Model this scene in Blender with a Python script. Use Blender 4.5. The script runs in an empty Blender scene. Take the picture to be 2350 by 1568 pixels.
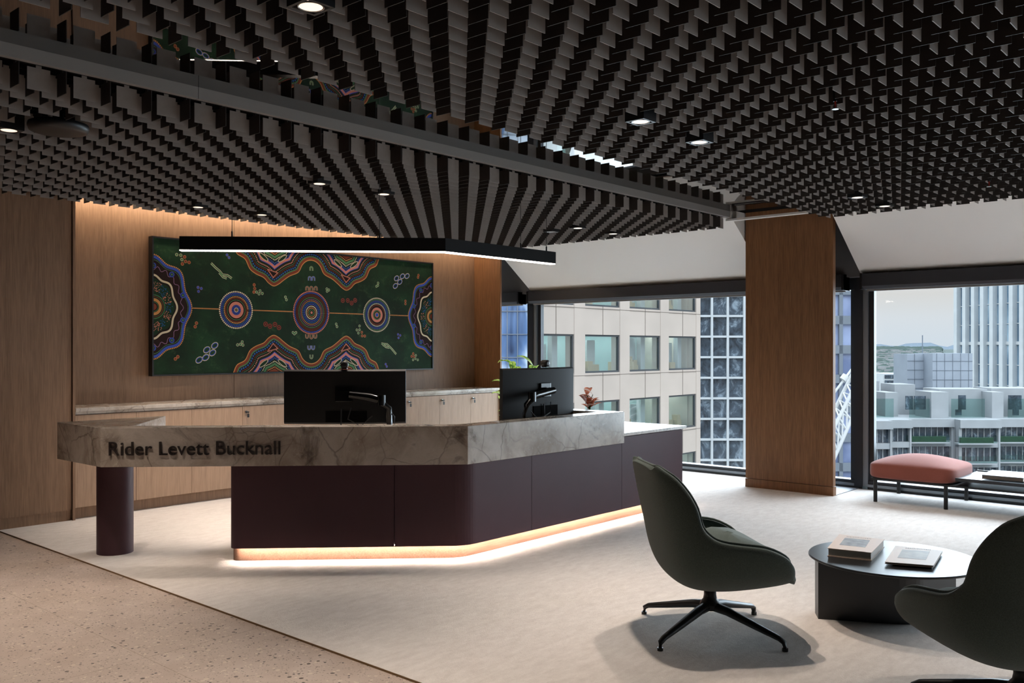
import bpy, math, random
from mathutils import Vector, Matrix
random.seed(7)
SC = bpy.context.scene
COL = SC.collection
PI = math.pi

def S(r, g, b):
    f = lambda v: (v/255/12.92) if v/255 <= .04045 else ((v/255+.055)/1.055)**2.4
    return (f(r), f(g), f(b), 1)

# ------------------------------------------------------------------ camera
YAW = math.radians(41.58)
CO, SI = math.cos(YAW), math.sin(YAW)
cam = bpy.data.objects.new('camera', bpy.data.cameras.new('camera'))
COL.objects.link(cam)
cam.location = (0, 0, 1.4)
cam.rotation_euler = (PI/2, 0, YAW - PI/2)
cam.data.sensor_width = 36
cam.data.lens = 2077/2350*36
cam.data.shift_y = 15/2350
cam.data.clip_start = .05
cam.data.clip_end = 20000
SC.camera = cam

# ------------------------------------------------------------------ view, world, daylight
SC.view_settings.view_transform = 'Standard'
SC.view_settings.look = 'None'
SC.view_settings.gamma = 1
SC.view_settings.use_curve_mapping = False
SC.view_settings.exposure = 0
SC.cycles.use_denoising = True
SC.cycles.max_bounces = 7
SC.cycles.diffuse_bounces = 4
SC.cycles.glossy_bounces = 4
SC.cycles.transparent_max_bounces = 12
SC.cycles.sample_clamp_indirect = 6
SC.cycles.caustics_reflective = False
SC.cycles.caustics_refractive = False

W = bpy.data.worlds.new('overcast_sky')
SC.world = W
W.use_nodes = True
wn, wl = W.node_tree.nodes, W.node_tree.links
bg = wn['Background']
tc = wn.new('ShaderNodeTexCoord')
sp = wn.new('ShaderNodeSeparateXYZ')
wl.new(tc.outputs['Generated'], sp.inputs[0])
cr = wn.new('ShaderNodeValToRGB')          # overcast sky: pale at the horizon, colour by elevation
wl.new(sp.outputs['Z'], cr.inputs[0])
e = cr.color_ramp.elements
e[0].position = 0; e[0].color = (.56, .62, .68, 1)
e[1].position = .5; e[1].color = (.80, .90, 1, 1)
for p, c in ((.03, (.60, .63, .66, 1)), (.055, (.60, .59, .575, 1)), (.09, (.66, .66, .66, 1))):
    k = e.new(p); k.color = c
mr = wn.new('ShaderNodeMapRange')          # the cloud deck is brightest overhead
mr.interpolation_type = 'SMOOTHSTEP'
mr.inputs['From Min'].default_value = .07
mr.inputs['From Max'].default_value = .5
mr.inputs['To Min'].default_value = 1.25
mr.inputs['To Max'].default_value = 3.6
wl.new(sp.outputs['Z'], mr.inputs['Value'])
wl.new(cr.outputs[0], bg.inputs['Color'])
wl.new(mr.outputs[0], bg.inputs['Strength'])

FILL_W = 35                                  # watts of added fill lamp per metre of window
# portals in the window openings only steer the sampling of the sky
for y0, y1 in ((-9.0, -5.3), (-5.2, -1.0), (-.85, 3.3), (3.43, 7.57), (7.72, 10.5)):
    L = bpy.data.lights.new('window_daylight', 'AREA')
    L.shape = 'RECTANGLE'; L.size = 1.95; L.size_y = y1-y0
    L.cycles.is_portal = True
    o = bpy.data.objects.new('window_daylight', L); COL.objects.link(o)
    o.location = (9.2, (y0+y1)/2, 1.04)
    o.rotation_euler = (0, PI/2, 0)         # faces into the room
    L = bpy.data.lights.new('window_skylight', 'AREA')     # unseen area lamp added outside each window to boost the daylight
    L.shape = 'RECTANGLE'; L.size = 1.9; L.size_y = y1-y0
    L.spread = math.radians(112)
    L.energy = FILL_W*(y1-y0); L.color = (.74, .88, 1.0)
    o = bpy.data.objects.new('window_skylight', L); COL.objects.link(o)
    o.location = (9.85, (y0+y1)/2, 1.15)
    o.rotation_euler = (0, PI/2-math.radians(25), 0)

WARM = (1.0, .86, .73)
SPOT_W = 116
def spot(loc, power=SPOT_W, angle=82):
    L = bpy.data.lights.new('lamp', 'SPOT')
    L.energy = power; L.color = WARM; L.spot_size = math.radians(angle); L.spot_blend = .85
    L.shadow_soft_size = .035
    o = bpy.data.objects.new('lamp', L); COL.objects.link(o); o.location = loc
    return o

# ------------------------------------------------------------------ material helpers
class NT:
    def __init__(s, name):
        s.m = bpy.data.materials.new(name); s.m.use_nodes = True
        s.n = s.m.node_tree.nodes; s.l = s.m.node_tree.links
        s.b = s.n['Principled BSDF']
    def new(s, t, **kw):
        nd = s.n.new(t)
        for k, v in kw.items():
            if k in nd.inputs: nd.inputs[k].default_value = v
            else: setattr(nd, k, v)
        return nd
    def link(s, a, b): s.l.new(a, b)
    def coords(s, scale=(1, 1, 1), kind='Object', loc=(0, 0, 0)):
        t = s.new('ShaderNodeTexCoord'); mp = s.new('ShaderNodeMapping')
        mp.inputs['Scale'].default_value = scale; mp.inputs['Location'].default_value = loc
        s.link(t.outputs[kind], mp.inputs[0]); return mp.outputs[0]
    def noise(s, vec, scale, detail=4, rough=.55, dist=0):
        nd = s.new('ShaderNodeTexNoise', Scale=scale, Detail=detail, Roughness=rough, Distortion=dist)
        s.link(vec, nd.inputs['Vector']); return nd.outputs['Fac']
    def ramp(s, fac, *stops):
        nd = s.new('ShaderNodeValToRGB'); el = nd.color_ramp.elements
        el[0].position, el[0].color = stops[0]; el[1].position, el[1].color = stops[-1]
        for p, c in stops[1:-1]:
            k = el.new(p); k.color = c
        s.link(fac, nd.inputs[0]); return nd.outputs[0]
    def mix(s, fac, a, b, mode='MIX'):
        nd = s.new('ShaderNodeMix', data_type='RGBA', blend_type=mode)
        for i, v in ((0, fac), (6, a), (7, b)):
            if hasattr(v, 'links'): s.link(v, nd.inputs[i])
            else: nd.inputs[i].default_value = v
        return nd.outputs[2]
    def math(s, op, a, b=0):
        nd = s.new('ShaderNodeMath', operation=op)
        for i, v in ((0, a), (1, b)):
            if hasattr(v, 'links'): s.link(v, nd.inputs[i])
            else: nd.inputs[i].default_value = v
        return nd.outputs[0]
    def bump(s, h, strength=.3, dist=.01):
        nd = s.new('ShaderNodeBump', Strength=strength, Distance=dist)
        s.link(h, nd.inputs['Height']); s.link(nd.outputs[0], s.b.inputs['Normal'])
    def color(s, c):
        if hasattr(c, 'links'): s.link(c, s.b.inputs['Base Color'])
        else: s.b.inputs['Base Color'].default_value = c

def flat(name, col, rough=.5, metal=0, spec=.5, var=.0, vscale=8, bump=0, bscale=200, coat=0, sheen=0):
    t = NT(name)
    t.b.inputs['Roughness'].default_value = rough
    t.b.inputs['Metallic'].default_value = metal
    t.b.inputs['Specular IOR Level'].default_value = spec
    if coat: t.b.inputs['Coat Weight'].default_value = coat
    if sheen: t.b.inputs['Sheen Weight'].default_value = sheen
    if var:
        v = t.coords()
        f = t.noise(v, vscale, 3)
        lo = tuple(x*(1-var) for x in col[:3])+(1,); hi = tuple(min(1, x*(1+var)) for x in col[:3])+(1,)
        t.color(t.ramp(f, (.3, lo), (.7, hi)))
    else: t.color(col)
    if bump:
        t.bump(t.noise(t.coords(), bscale, 2), bump, .004)
    return t.m

def wood(name, dark, light, axis='Z', rough=.5):
    t = NT(name)
    t.b.inputs['Roughness'].default_value = rough
    t.b.inputs['Specular IOR Level'].default_value = .35
    sc = {'Z': (1, 1, .035), 'X': (.035, 1, 1)}[axis]
    v = t.coords(sc)
    fine = t.noise(v, 160, 3, .6)
    mid = t.noise(v, 26, 3, .55, .3)
    big = t.noise(t.coords((1, 1, .25)), 1.3, 2)
    f = t.math('ADD', t.math('MULTIPLY', fine, .65), t.math('ADD', t.math('MULTIPLY', mid, .25), t.math('MULTIPLY', big, .2)))
    t.color(t.ramp(f, (.38, dark), (.7, light)))
    t.bump(fine, .06, .002)
    return t.m

def emit(name, col, strength):
    t = NT(name)
    t.b.inputs['Base Color'].default_value = (.8, .8, .8, 1)
    t.b.inputs['Emission Color'].default_value = (*col, 1)
    t.b.inputs['Emission Strength'].default_value = strength
    return t.m

def glass(name, tint=(.965, .98, .985, 1), refl=.08):
    t = NT(name); t.n.remove(t.b)
    out = t.n['Material Output']
    tr = t.new('ShaderNodeBsdfTransparent'); tr.inputs['Color'].default_value = tint
    gl = t.new('ShaderNodeBsdfGlossy', Roughness=.02)
    lw = t.new('ShaderNodeLayerWeight', Blend=.5)          # grazing reflection, the same on both faces of the pane
    mx = t.new('ShaderNodeMixShader')
    t.link(t.math('MULTIPLY', t.math('ADD', t.math('POWER', lw.outputs['Facing'], 5.0), refl*.5), .9), mx.inputs[0])
    t.link(tr.outputs[0], mx.inputs[1]); t.link(gl.outputs[0], mx.inputs[2])
    t.link(mx.outputs[0], out.inputs['Surface'])
    return t.m

M = {}
M['wood'] = wood('walnut_veneer', S(114, 88, 67), S(147, 116, 92))
M['wood_light'] = wood('oak_veneer', S(146, 119, 98), S(176, 146, 122))
M['wood_column'] = wood('column_veneer', S(104, 70, 44), S(146, 104, 70))
M['plinth'] = wood('plinth_veneer', S(112, 82, 66), S(138, 104, 86), 'X')
M['black'] = flat('black_metal', S(22, 22, 24), .42, 0, .45)
M['pendant'] = flat('pendant_black_powder', S(16, 16, 17), .65, 0, .2)
M['black_gloss'] = flat('black_plastic_gloss', S(12, 12, 13), .18)
M['monitor'] = flat('monitor_plastic', S(17, 18, 20), .6, 0, .3)
M['void'] = flat('ceiling_void_black', S(14, 13, 13), .9, 0, .1)
M['fin'] = flat('fin_grey_sheet', S(142, 134, 129), .6, 0, .25, .05, 30)  # fins along X: paler, the light on their faces put into the colour
M['fin_dark'] = flat('fin_charcoal_sheet', S(54, 50, 48), .6, 0, .25, .05, 30)  # fins along Y: darker, the shade on their faces put into the colour
M['fascia'] = flat('fascia_grey', S(142, 138, 135), .55)
M['white'] = flat('white_paint', S(240, 235, 229), .6, 0, .3)
M['grey_dark'] = flat('grey_reveal_paint', S(112, 112, 114), .7)
M['frame'] = flat('window_frame_charcoal', S(36, 39, 45), .35, .2)
M['alu'] = flat('aluminium_jamb', S(128, 134, 140), .4, .5)
M['blind'] = flat('blind_box_charcoal', S(48, 48, 52), .5)
M['glass'] = glass('window_glass', refl=.03)
M['balglass'] = glass('balustrade_glass', (.72, .84, .82, 1), .06)
M['purple'] = flat('aubergine_laminate', S(70, 46, 53), .5, 0, .25, .06, 3)
M['letter'] = flat('letter_bronze_black', S(34, 26, 24), .4)
M['sillgrey'] = flat('sill_panel_grey', S(120, 124, 130), .5)
M['chair'] = flat('wool_sage_charcoal', S(74, 84, 79), .95, 0, .1, .24, 260, .5, 420, sheen=.25)
M['coral'] = flat('wool_coral', S(150, 86, 74), .95, 0, .1, .10, 300, .4, 420, sheen=.3)
M['tabletop'] = flat('coffee_table_black', S(34, 35, 38), .33, 0, .5)
M['paper'] = flat('book_paper', S(214, 204, 194), .8)
M['cover'] = flat('book_cover_blush', S(206, 186, 172), .5)
M['cover_dark'] = flat('book_cover_black', S(38, 38, 40), .4)
M['photo'] = flat('book_cover_landscape', S(122, 122, 124), .5, 0, .4, .5, 26)
M['photo_warm'] = flat('book_cover_dusk', S(132, 122, 112), .5, 0, .4, .3, 20)
M['print'] = flat('printed_text', S(120, 110, 104), .6)
M['led'] = emit('led_warm', (1.0, .86, .74), 280)
M['led_cove'] = emit('led_cove', (1.0, .79, .58), 72)
M['led_pendant'] = emit('led_pendant', (1.0, .88, .78), 14)
M['lens'] = emit('downlight_lens', (1.0, .80, .62), 1.2)
M['chrome'] = flat('chrome', S(190, 190, 190), .2, 1)
M['pot'] = flat('planter_black', S(40, 40, 42), .5)
M['soil'] = flat('soil', S(52, 40, 32), .95)
M['mirror'] = None
t = NT('stretch_mirror')
g = t.new('ShaderNodeBsdfGlossy', Roughness=.015, Color=(.42, .41, .40, 1)); t.n.remove(t.b)
bp = t.new('ShaderNodeBump', Strength=.06, Distance=.02); t.link(t.noise(t.coords(), 1.6, 1), bp.inputs['Height']); t.link(bp.outputs[0], g.inputs['Normal'])
t.link(g.outputs[0], t.n['Material Output'].inputs['Surface'])
M['mirror'] = t.m

t = NT('carpet_pile')                       # cream loop carpet
v = t.coords()
f = t.math('ADD', t.math('MULTIPLY', t.noise(v, 420, 2), .35), t.math('MULTIPLY', t.noise(t.coords((1, 2.4, 1)), 9, 5, .7), .65))
t.color(t.ramp(f, (.33, S(206, 197, 191)), (.67, S(230, 223, 218))))
t.b.inputs['Roughness'].default_value = 1; t.b.inputs['Specular IOR Level'].default_value = .05
t.bump(t.math('ADD', t.noise(v, 260, 2), t.noise(v, 40, 4)), .35, .006)
M['carpet'] = t.m

t = NT('terrazzo')
v = t.coords((1, 1, 0))
base = t.ramp(t.noise(v, 5, 5), (.3, S(190, 172, 161)), (.7, S(204, 187, 177)))
def chips(sc, thr, col, seed):
    vo = t.new('ShaderNodeTexVoronoi', Scale=sc, Randomness=1.0)
    t.link(t.coords((1, 1, 0), loc=(seed, seed*2.3, 0)), vo.inputs['Vector'])
    se = t.new('ShaderNodeSeparateColor'); t.link(vo.outputs['Color'], se.inputs[0])
    near = t.math('LESS_THAN', vo.outputs['Distance'], t.math('MULTIPLY', se.outputs[1], .42))
    return t.math('MULTIPLY', near, t.math('LESS_THAN', se.outputs[0], thr)), col
c = base
for a in ((46, .45, S(216, 202, 187), .0), (75, .38, S(152, 138, 126), 3.1), (130, .3, S(140, 124, 112), 2.2), (40, .16, S(98, 88, 80), 7.7), (62, .10, S(62, 58, 56), 5.2), (30, .12, S(214, 200, 184), 1.2)):
    fac, cc = chips(*a); c = t.mix(fac, c, cc)
sx = t.new('ShaderNodeSeparateXYZ'); t.link(t.coords(), sx.inputs[0])
for ax, off, per in ((0, 1.96, .6), (1, .35, 1.2)):
    fr = t.math('FRACT', t.math('DIVIDE', t.math('ADD', sx.outputs[ax], 12*per-off), per))
    c = t.mix(t.math('LESS_THAN', fr, .0022/per), c, S(140, 118, 96))
t.color(c); t.b.inputs['Roughness'].default_value = .36
M['terrazzo'] = t.m

t = NT('grey_brown_marble')
v = t.coords()
cloud = t.noise(v, 3.2, 7, .62, .6)
c = t.ramp(cloud, (.30, S(136, 122, 111)), (.45, S(176, 165, 154)), (.58, S(198, 189, 180)), (.75, S(168, 157, 146)))
fl = t.noise(v, 26, 6, .7, 1.2)
c = t.mix(t.math('MULTIPLY', t.math('GREATER_THAN', fl, .62), .5), c, S(206, 198, 190))
blotch = t.noise(t.coords(loc=(4, 1, 0)), 2.6, 8, .72, .9)
c = t.mix(t.ramp(blotch, (.56, (0, 0, 0, 1)), (.68, (.8, .8, .8, 1))), c, S(70, 58, 50))
wv = t.new('ShaderNodeTexNoise', Scale=2.2, Detail=5.0); t.link(v, wv.inputs['Vector'])
va = t.new('ShaderNodeVectorMath', operation='MULTIPLY_ADD'); t.link(wv.outputs['Color'], va.inputs[0])
va.inputs[1].default_value = (.28, .28, .28); t.link(v, va.inputs[2])
for sc, wd, st in ((1.5, .006, .8), (3.1, .009, .6), (6.5, .014, .4)):
    vo = t.new('ShaderNodeTexVoronoi', feature='DISTANCE_TO_EDGE', Scale=sc); t.link(va.outputs[0], vo.inputs['Vector'])
    k = t.ramp(vo.outputs['Distance'], (0, (st, st, st, 1)), (wd*2, (0, 0, 0, 1)))
    k = t.mix(1.0, k, t.ramp(t.noise(t.coords(loc=(9, sc, 2)), 1.7, 2), (.45, (0, 0, 0, 1)), (.6, (1, 1, 1, 1))), 'MULTIPLY')
    c = t.mix(k, c, S(74, 62, 54))
t.color(c); t.b.inputs['Roughness'].default_value = .17
M['marble'] = t.m

def leafmat(name, a, b):
    t = NT(name); t.color(t.ramp(t.noise(t.coords(), 30, 3), (.4, a), (.6, b)))
    t.b.inputs['Roughness'].default_value = .4
    tl = t.new('ShaderNodeBsdfTranslucent'); mx = t.new('ShaderNodeMixShader'); mx.inputs[0].default_value = .5
    t.link(t.b.inputs['Base Color'].links[0].from_socket, tl.inputs['Color'])
    t.link(t.b.outputs[0], mx.inputs[1]); t.link(tl.outputs[0], mx.inputs[2]); t.link(mx.outputs[0], t.n['Material Output'].inputs['Surface'])
    return t.m
M['leaf'] = leafmat('leaf_green_yellow', S(96, 150, 50), S(214, 226, 120))
M['leaf_dark'] = leafmat('leaf_green', S(48, 84, 40), S(98, 140, 66))
M['leaf_red'] = leafmat('leaf_bronze', S(140, 74, 54), S(196, 120, 92))
M['leaf_pale'] = leafmat('leaf_pale_pink', S(214, 190, 182), S(236, 222, 216))

# ------------------------------------------------------------------ mesh helpers
class MB:
    def __init__(s): s.v = []; s.f = []; s.mi = []; s.sm = []
    def add(s, vs, fs, mi=0, sm=False):
        o = len(s.v); s.v += [tuple(p) for p in vs]
        for f in fs: s.f.append(tuple(o+i for i in f)); s.mi.append(mi); s.sm.append(sm)
        return s
    def box(s, x0, x1, y0, y1, z0, z1, mi=0):
        vs = [(x, y, z) for z in (z0, z1) for y in (y0, y1) for x in (x0, x1)]
        return s.add(vs, [(0, 2, 3, 1), (4, 5, 7, 6), (0, 1, 5, 4), (2, 6, 7, 3), (0, 4, 6, 2), (1, 3, 7, 5)], mi)
    def obox(s, c, u, hu, v, hv, hw, mi=0):
        """box around c: half sizes along unit u, v and u x v"""
        c, u, v = Vector(c), Vector(u).normalized(), Vector(v).normalized(); w = u.cross(v)
        vs = [c+u*hu*i+v*hv*j+w*hw*k for k in (-1, 1) for j in (-1, 1) for i in (-1, 1)]
        return s.add(vs, [(0, 2, 3, 1), (4, 5, 7, 6), (0, 1, 5, 4), (2, 6, 7, 3), (0, 4, 6, 2), (1, 3, 7, 5)], mi)
    def prism(s, poly, z0, z1, mi=0):
        n = len(poly)
        a = sum(poly[i][0]*poly[(i+1) % n][1]-poly[(i+1) % n][0]*poly[i][1] for i in range(n))
        if a < 0: poly = poly[::-1]
        vs = [(x, y, z0) for x, y in poly]+[(x, y, z1) for x, y in poly]
        fs = [tuple(range(n-1, -1, -1)), tuple(range(n, 2*n))]
        fs += [(i, (i+1) % n, n+(i+1) % n, n+i) for i in range(n)]
        return s.add(vs, fs, mi)
    def rings(s, rings, mi=0, cap=True, sm=True, closed=True):
        n = len(rings[0]); vs = [p for r in rings for p in r]; fs = []
        for i in range(len(rings)-1):
            for j in range(n if closed else n-1):
                k = (j+1) % n
                fs.append((i*n+j, i*n+k, (i+1)*n+k, (i+1)*n+j))
        s.add(vs, fs, mi, sm)
        if cap:
            s.add(rings[0], [tuple(range(n-1, -1, -1))], mi); s.add(rings[-1], [tuple(range(n))], mi)
        return s
    def lathe(s, prof, c=(0, 0), n=24, mi=0, sm=True):
        return s.rings([[(c[0]+r*math.cos(2*PI*k/n), c[1]+r*math.sin(2*PI*k/n), z) for k in range(n)] for r, z in prof], mi, True, sm)
    def tube(s, pts, r, n=8, mi=0, flat=1.0, sm=True):
        pts = [Vector(p) for p in pts]; rs = r if isinstance(r, (list, tuple)) else [r]*len(pts)
        out = []
        for i, p in enumerate(pts):
            d = (pts[min(i+1, len(pts)-1)]-pts[max(i-1, 0)]).normalized()
            up = Vector((0, 0, 1)) if abs(d.z) < .95 else Vector((1, 0, 0))
            a = d.cross(up).normalized(); b = a.cross(d)
            out.append([p+a*rs[i]*math.cos(2*PI*k/n)+b*rs[i]*flat*math.sin(2*PI*k/n) for k in range(n)])
        return s.rings(out, mi, True, sm)
    def xf(s, mtx):
        s.v = [tuple(mtx @ Vector(p)) for p in s.v]; return s

def worldloc(o):
    p = Vector((0, 0, 0))
    while o: p += o.location; o = o.parent
    return p

def obj(name, mb, mats, parent=None, local=False, bevel=0, segs=2, subsurf=0):
    me = bpy.data.meshes.new(name)
    off = Vector((0, 0, 0)) if (local or parent is None) else worldloc(parent)
    me.from_pydata([(x-off.x, y-off.y, z-off.z) for x, y, z in mb.v], [], mb.f)
    for m in (mats if isinstance(mats, (list, tuple)) else [mats]): me.materials.append(m)
    me.polygons.foreach_set('material_index', mb.mi)
    me.polygons.foreach_set('use_smooth', mb.sm)
    me.update()
    o = bpy.data.objects.new(name, me); COL.objects.link(o)
    if parent: o.parent = parent
    if bevel:
        b = o.modifiers.new('bevel', 'BEVEL'); b.width = bevel; b.segments = segs; b.limit_method = 'ANGLE'; b.angle_limit = .6
    if subsurf:
        b = o.modifiers.new('subdivision', 'SUBSURF'); b.levels = b.render_levels = subsurf
    return o

def tag(o, label, cat, group=None, kind=None):
    o['label'] = label; o['category'] = cat
    if group: o['group'] = group
    if kind: o['kind'] = kind
    return o

def thing(name, label, cat, loc=(0, 0, 0), rz=0, group=None):
    o = bpy.data.objects.new(name, None); COL.objects.link(o)
    o.empty_display_size = .1; o.location = loc; o.rotation_euler = (0, 0, rz)
    return tag(o, label, cat, group)

def struct(name, mb, mats, label=None, parent=None, **kw):
    o = obj(name, mb, mats, parent, **kw)
    if not parent:
        o['kind'] = 'structure'
        if label: o['label'] = label
    return o

def copy_tree(o, parent=None):
    c = o.copy(); COL.objects.link(c); c.parent = parent
    for ch in list(o.children): copy_tree(ch, c)
    return c

def arc(cx, cy, r, a0, a1, n=8):
    return [(cx+r*math.cos(math.radians(a0+(a1-a0)*i/n)), cy+r*math.sin(math.radians(a0+(a1-a0)*i/n))) for i in range(n+1)]

# ------------------------------------------------------------------ the room
XW, XF = 9.0, 8.1          # window wall, inner edge of the raked bulkhead
struct('floor', MB().box(-4, 2.565, -9, 8.6, -.12, 0), M['terrazzo'], 'terrazzo tile floor')
struct('floor_carpet', MB().box(2.565, XW, -9, 9.5, -.12, .006), M['carpet'], 'cream carpet floor')
struct('trim_1', MB().box(2.562, 2.5655, -9, 7.47, -.02, .008), flat('brass_trim', S(120, 92, 62), .5), 'thin brown edge strip between carpet and terrazzo')
struct('ceiling', MB().box(-4, 8.9, -9, 9.5, 2.76, 2.9), M['void'])
struct('ceiling_mirror', MB().box(-4, 8.12, 3.31, 4.33, 2.748, 2.7599), M['mirror'], 'mirror strip in the slot between the two fin ceilings')

# left wall: two veneer panels, skirting and reveal
lw = MB().box(-4, 1.30, 7.517, 8.5, .092, 2.76).box(1.304, 3.108, 7.517, 8.5, .092, 2.76)
struct('wall_left', lw, M['wood'], 'walnut veneer wall panel at far left')
struct('baseboard_left', MB().box(-4, 3.108, 7.53, 8.5, 0, .0905), M['wood'])
struct('trim_2', MB().box(3.114, 3.135, 7.505, 7.96, 0, 2.76), M['wood'], 'vertical veneer end strip beside the wall niche')
wb = MB()
for i in range(3):
    wb.box(3.135+1.705*i+.002, 3.135+1.705*(i+1)-.002, 7.944, 8.05, .85, 2.76)
struct('wall_back', wb, M['wood'], 'walnut veneer back wall of the niche')
struct('wall_back_core', MB().box(3.1, 8.3, 8.05, 8.5, 0, 2.76), M['void'])
struct('trim_3', MB().box(8.236, 8.262, 7.50, 8.5, 0, 2.76), M['wood_column'], 'veneer end panel closing the niche at the window side')
struct('wall_behind', MB().box(-4.2, 9.2, -9.2, -9, 0, 2.9), M['wood'])
struct('wall_side', MB().box(-4.2, -4, -9, 8.6, 0, 2.9), M['void'])
struct('wall_far', MB().box(8.262, 9.2, 9.5, 9.7, -.1, 2.9), M['grey_dark'])

# raked white bulkheads between the mullions and the grey reveals beside them
def rake(name, y0, y1):
    p = [(8.10, 2.69), (8.88, 2.12), (8.88, 2.76), (8.10, 2.76)]
    mb = MB(); vs = [(x, y, z) for y in (y0, y1) for x, z in p]
    mb.add(vs, [(3, 2, 1, 0), (4, 5, 6, 7), (0, 1, 5, 4), (1, 2, 6, 5), (2, 3, 7, 6), (3, 0, 4, 7)])
    struct(name, mb, [M['white']], 'white raked ceiling above the window')
rake('ceiling_rake', 4.30, 7.54); rake('ceiling_rake', -.85, 3.32); rake('ceiling_rake', -9, -1.3)
struct('wall_window_head', MB().box(8.88, 9.12, -9, 9.5, 2.10, 2.9), M['grey_dark'], 'grey upstand above the windows')
struct('trim_4', MB().box(8.10, 8.16, 3.0, 4.36, 2.655, 2.675).box(8.17, 8.20, 3.0, 4.36, 2.665, 2.685), M['white'], 'white slot diffuser at the end of the ceiling slot')

# wood faced column in front of the facade
cm = MB().box(8.37, 8.43, 3.39, 4.285, .094, 2.76)
struct('wall_column', cm, M['wood_column'], 'veneer column cladding between the windows', bevel=.002)
struct('baseboard_column', MB().box(8.368, 8.44, 3.388, 4.287, .006, .09), M['wood_column'])
struct('wall_column_core', MB().box(8.43, 8.75, 3.62, 4.28, .006, 2.76), M['grey_dark'])
struct('trim_5', MB().box(8.43, 8.99, 3.385, 4.28, .004, .012), M['sillgrey'], 'grey sill panel behind the column')

# ------------------------------------------------------------------ windows
mull = [(-5.30, -5.17), (-1.0, -.87), (3.30, 3.43), (7.57, 7.70)]
bays = [(-9.0, -5.30), (-5.17, -1.0), (-.87, 3.30), (3.43, 7.57), (7.70, 9.5)]
for i, (a, b) in enumerate(bays):
    w = thing('window_%d' % (i+1), None, None, (9.06, (a+b)/2, 0))
    for k in ('label', 'category'): del w[k]
    w['kind'] = 'structure'
    obj('frame', MB().box(XW, 9.14, a, b, -.12, .03).box(9.02, 9.14, a, b, .03, .085).box(9.0, 9.14, a, b, 1.98, 2.1)
        .box(9.04, 9.10, a, a+.05, .085, 1.98).box(9.04, 9.10, b-.05, b, .085, 1.98), M['frame'], w)
    obj('sill_rail', MB().box(8.995, 9.03, a, b, .03, .055), M['alu'], w)
    obj('pane', MB().box(9.066, 9.074, a+.05, b-.05, .085, 1.98), M['glass'], w)
    if i < 4:
        obj('mullion', MB().box(XW, 9.16, b+.05, b+.13, -.1, 2.1), M['frame'], w)
        obj('jamb', MB().box(9.01, 9.16, b, b+.049, .03, 2.1), M['alu'], w)
struct('wall_spandrel', MB().box(9.0, 9.2, -9, 9.5, -.6, -.12), M['frame'])

def blind(y0, y1, label):
    r = thing('roller_blind', label, 'roller blind', (8.9, (y0+y1)/2, 1.97), group=None)
    prof = [(8.80, 2.12), (8.80, 2.0), (8.83, 1.972), (8.95, 1.972), (8.95, 2.12)]
    mb = MB(); n = len(prof)
    mb.add([(x, y, z) for y in (y0, y1) for x, z in prof],
           [tuple(range(n-1, -1, -1)), tuple(range(n, 2*n))]+[(i, (i+1) % n, n+(i+1) % n, n+i) for i in range(n)])
    obj('blind_box', mb, M['blind'], r)
    obj('bottom_rail', MB().box(8.90, 8.93, y0+.03, y1-.03, 1.955, 1.972), M['fascia'], r)
    for y in (y0, y1-.02): obj('bracket', MB().box(8.795, 8.96, y, y+.02, 1.968, 2.125), M['black'], r)
blind(3.46, 7.56, 'charcoal roller blind box above the wide window left of the veneer column')
blind(-.84, 3.30, 'charcoal roller blind box above the window behind the coral bench')
blind(7.70, 9.4, 'short charcoal roller blind box above the narrow window beside the niche')

# ------------------------------------------------------------------ fin ceilings
FS, FH, FT, FZ = .1025, .102, .0035, 2.578
fin_meshes = {}
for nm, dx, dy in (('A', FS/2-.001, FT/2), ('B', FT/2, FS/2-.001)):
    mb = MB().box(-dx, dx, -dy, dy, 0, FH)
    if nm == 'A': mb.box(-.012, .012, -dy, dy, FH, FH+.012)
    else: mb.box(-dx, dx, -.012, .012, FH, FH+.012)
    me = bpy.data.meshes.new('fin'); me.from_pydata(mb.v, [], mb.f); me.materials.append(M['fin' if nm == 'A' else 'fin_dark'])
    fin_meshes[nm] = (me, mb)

def in_frame(x, y, z):
    d = x*CO+y*SI; r = x*SI-y*CO
    if d < .5: return None
    px, py = 1175+2077*r/d, 799-2077*(z-1.4)/d
    return d if -20 < px < 2370 and -20 < py < 1568 else None

def raft(name, label, cells, rails):
    r = thing(name, label, 'fin ceiling', (4.5, cells[0][1], FZ))
    loc = r.location
    vis = sorted([(in_frame(x, y, FZ) or 99, i) for i, (x, y, k) in enumerate(cells)])
    near = {i for d, i in vis[:100] if d < 90}
    stuff = MB()
    for i, (x, y, k) in enumerate(cells):
        me, mb = fin_meshes[k]
        if i in near:
            o = bpy.data.objects.new('fin', me); COL.objects.link(o); o.parent = r
            o.location = (x-loc.x, y-loc.y, 0)
        else:
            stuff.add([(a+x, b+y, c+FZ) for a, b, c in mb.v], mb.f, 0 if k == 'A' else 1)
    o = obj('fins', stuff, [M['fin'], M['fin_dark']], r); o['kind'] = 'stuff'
    mb = MB()
    for x0, x1, y in rails: mb.box(x0, x1, y-.012, y+.012, FZ+FH+.012, FZ+FH+.04)
    o = obj('carrier_rails', mb, M['void'], r); o['kind'] = 'stuff'

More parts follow.
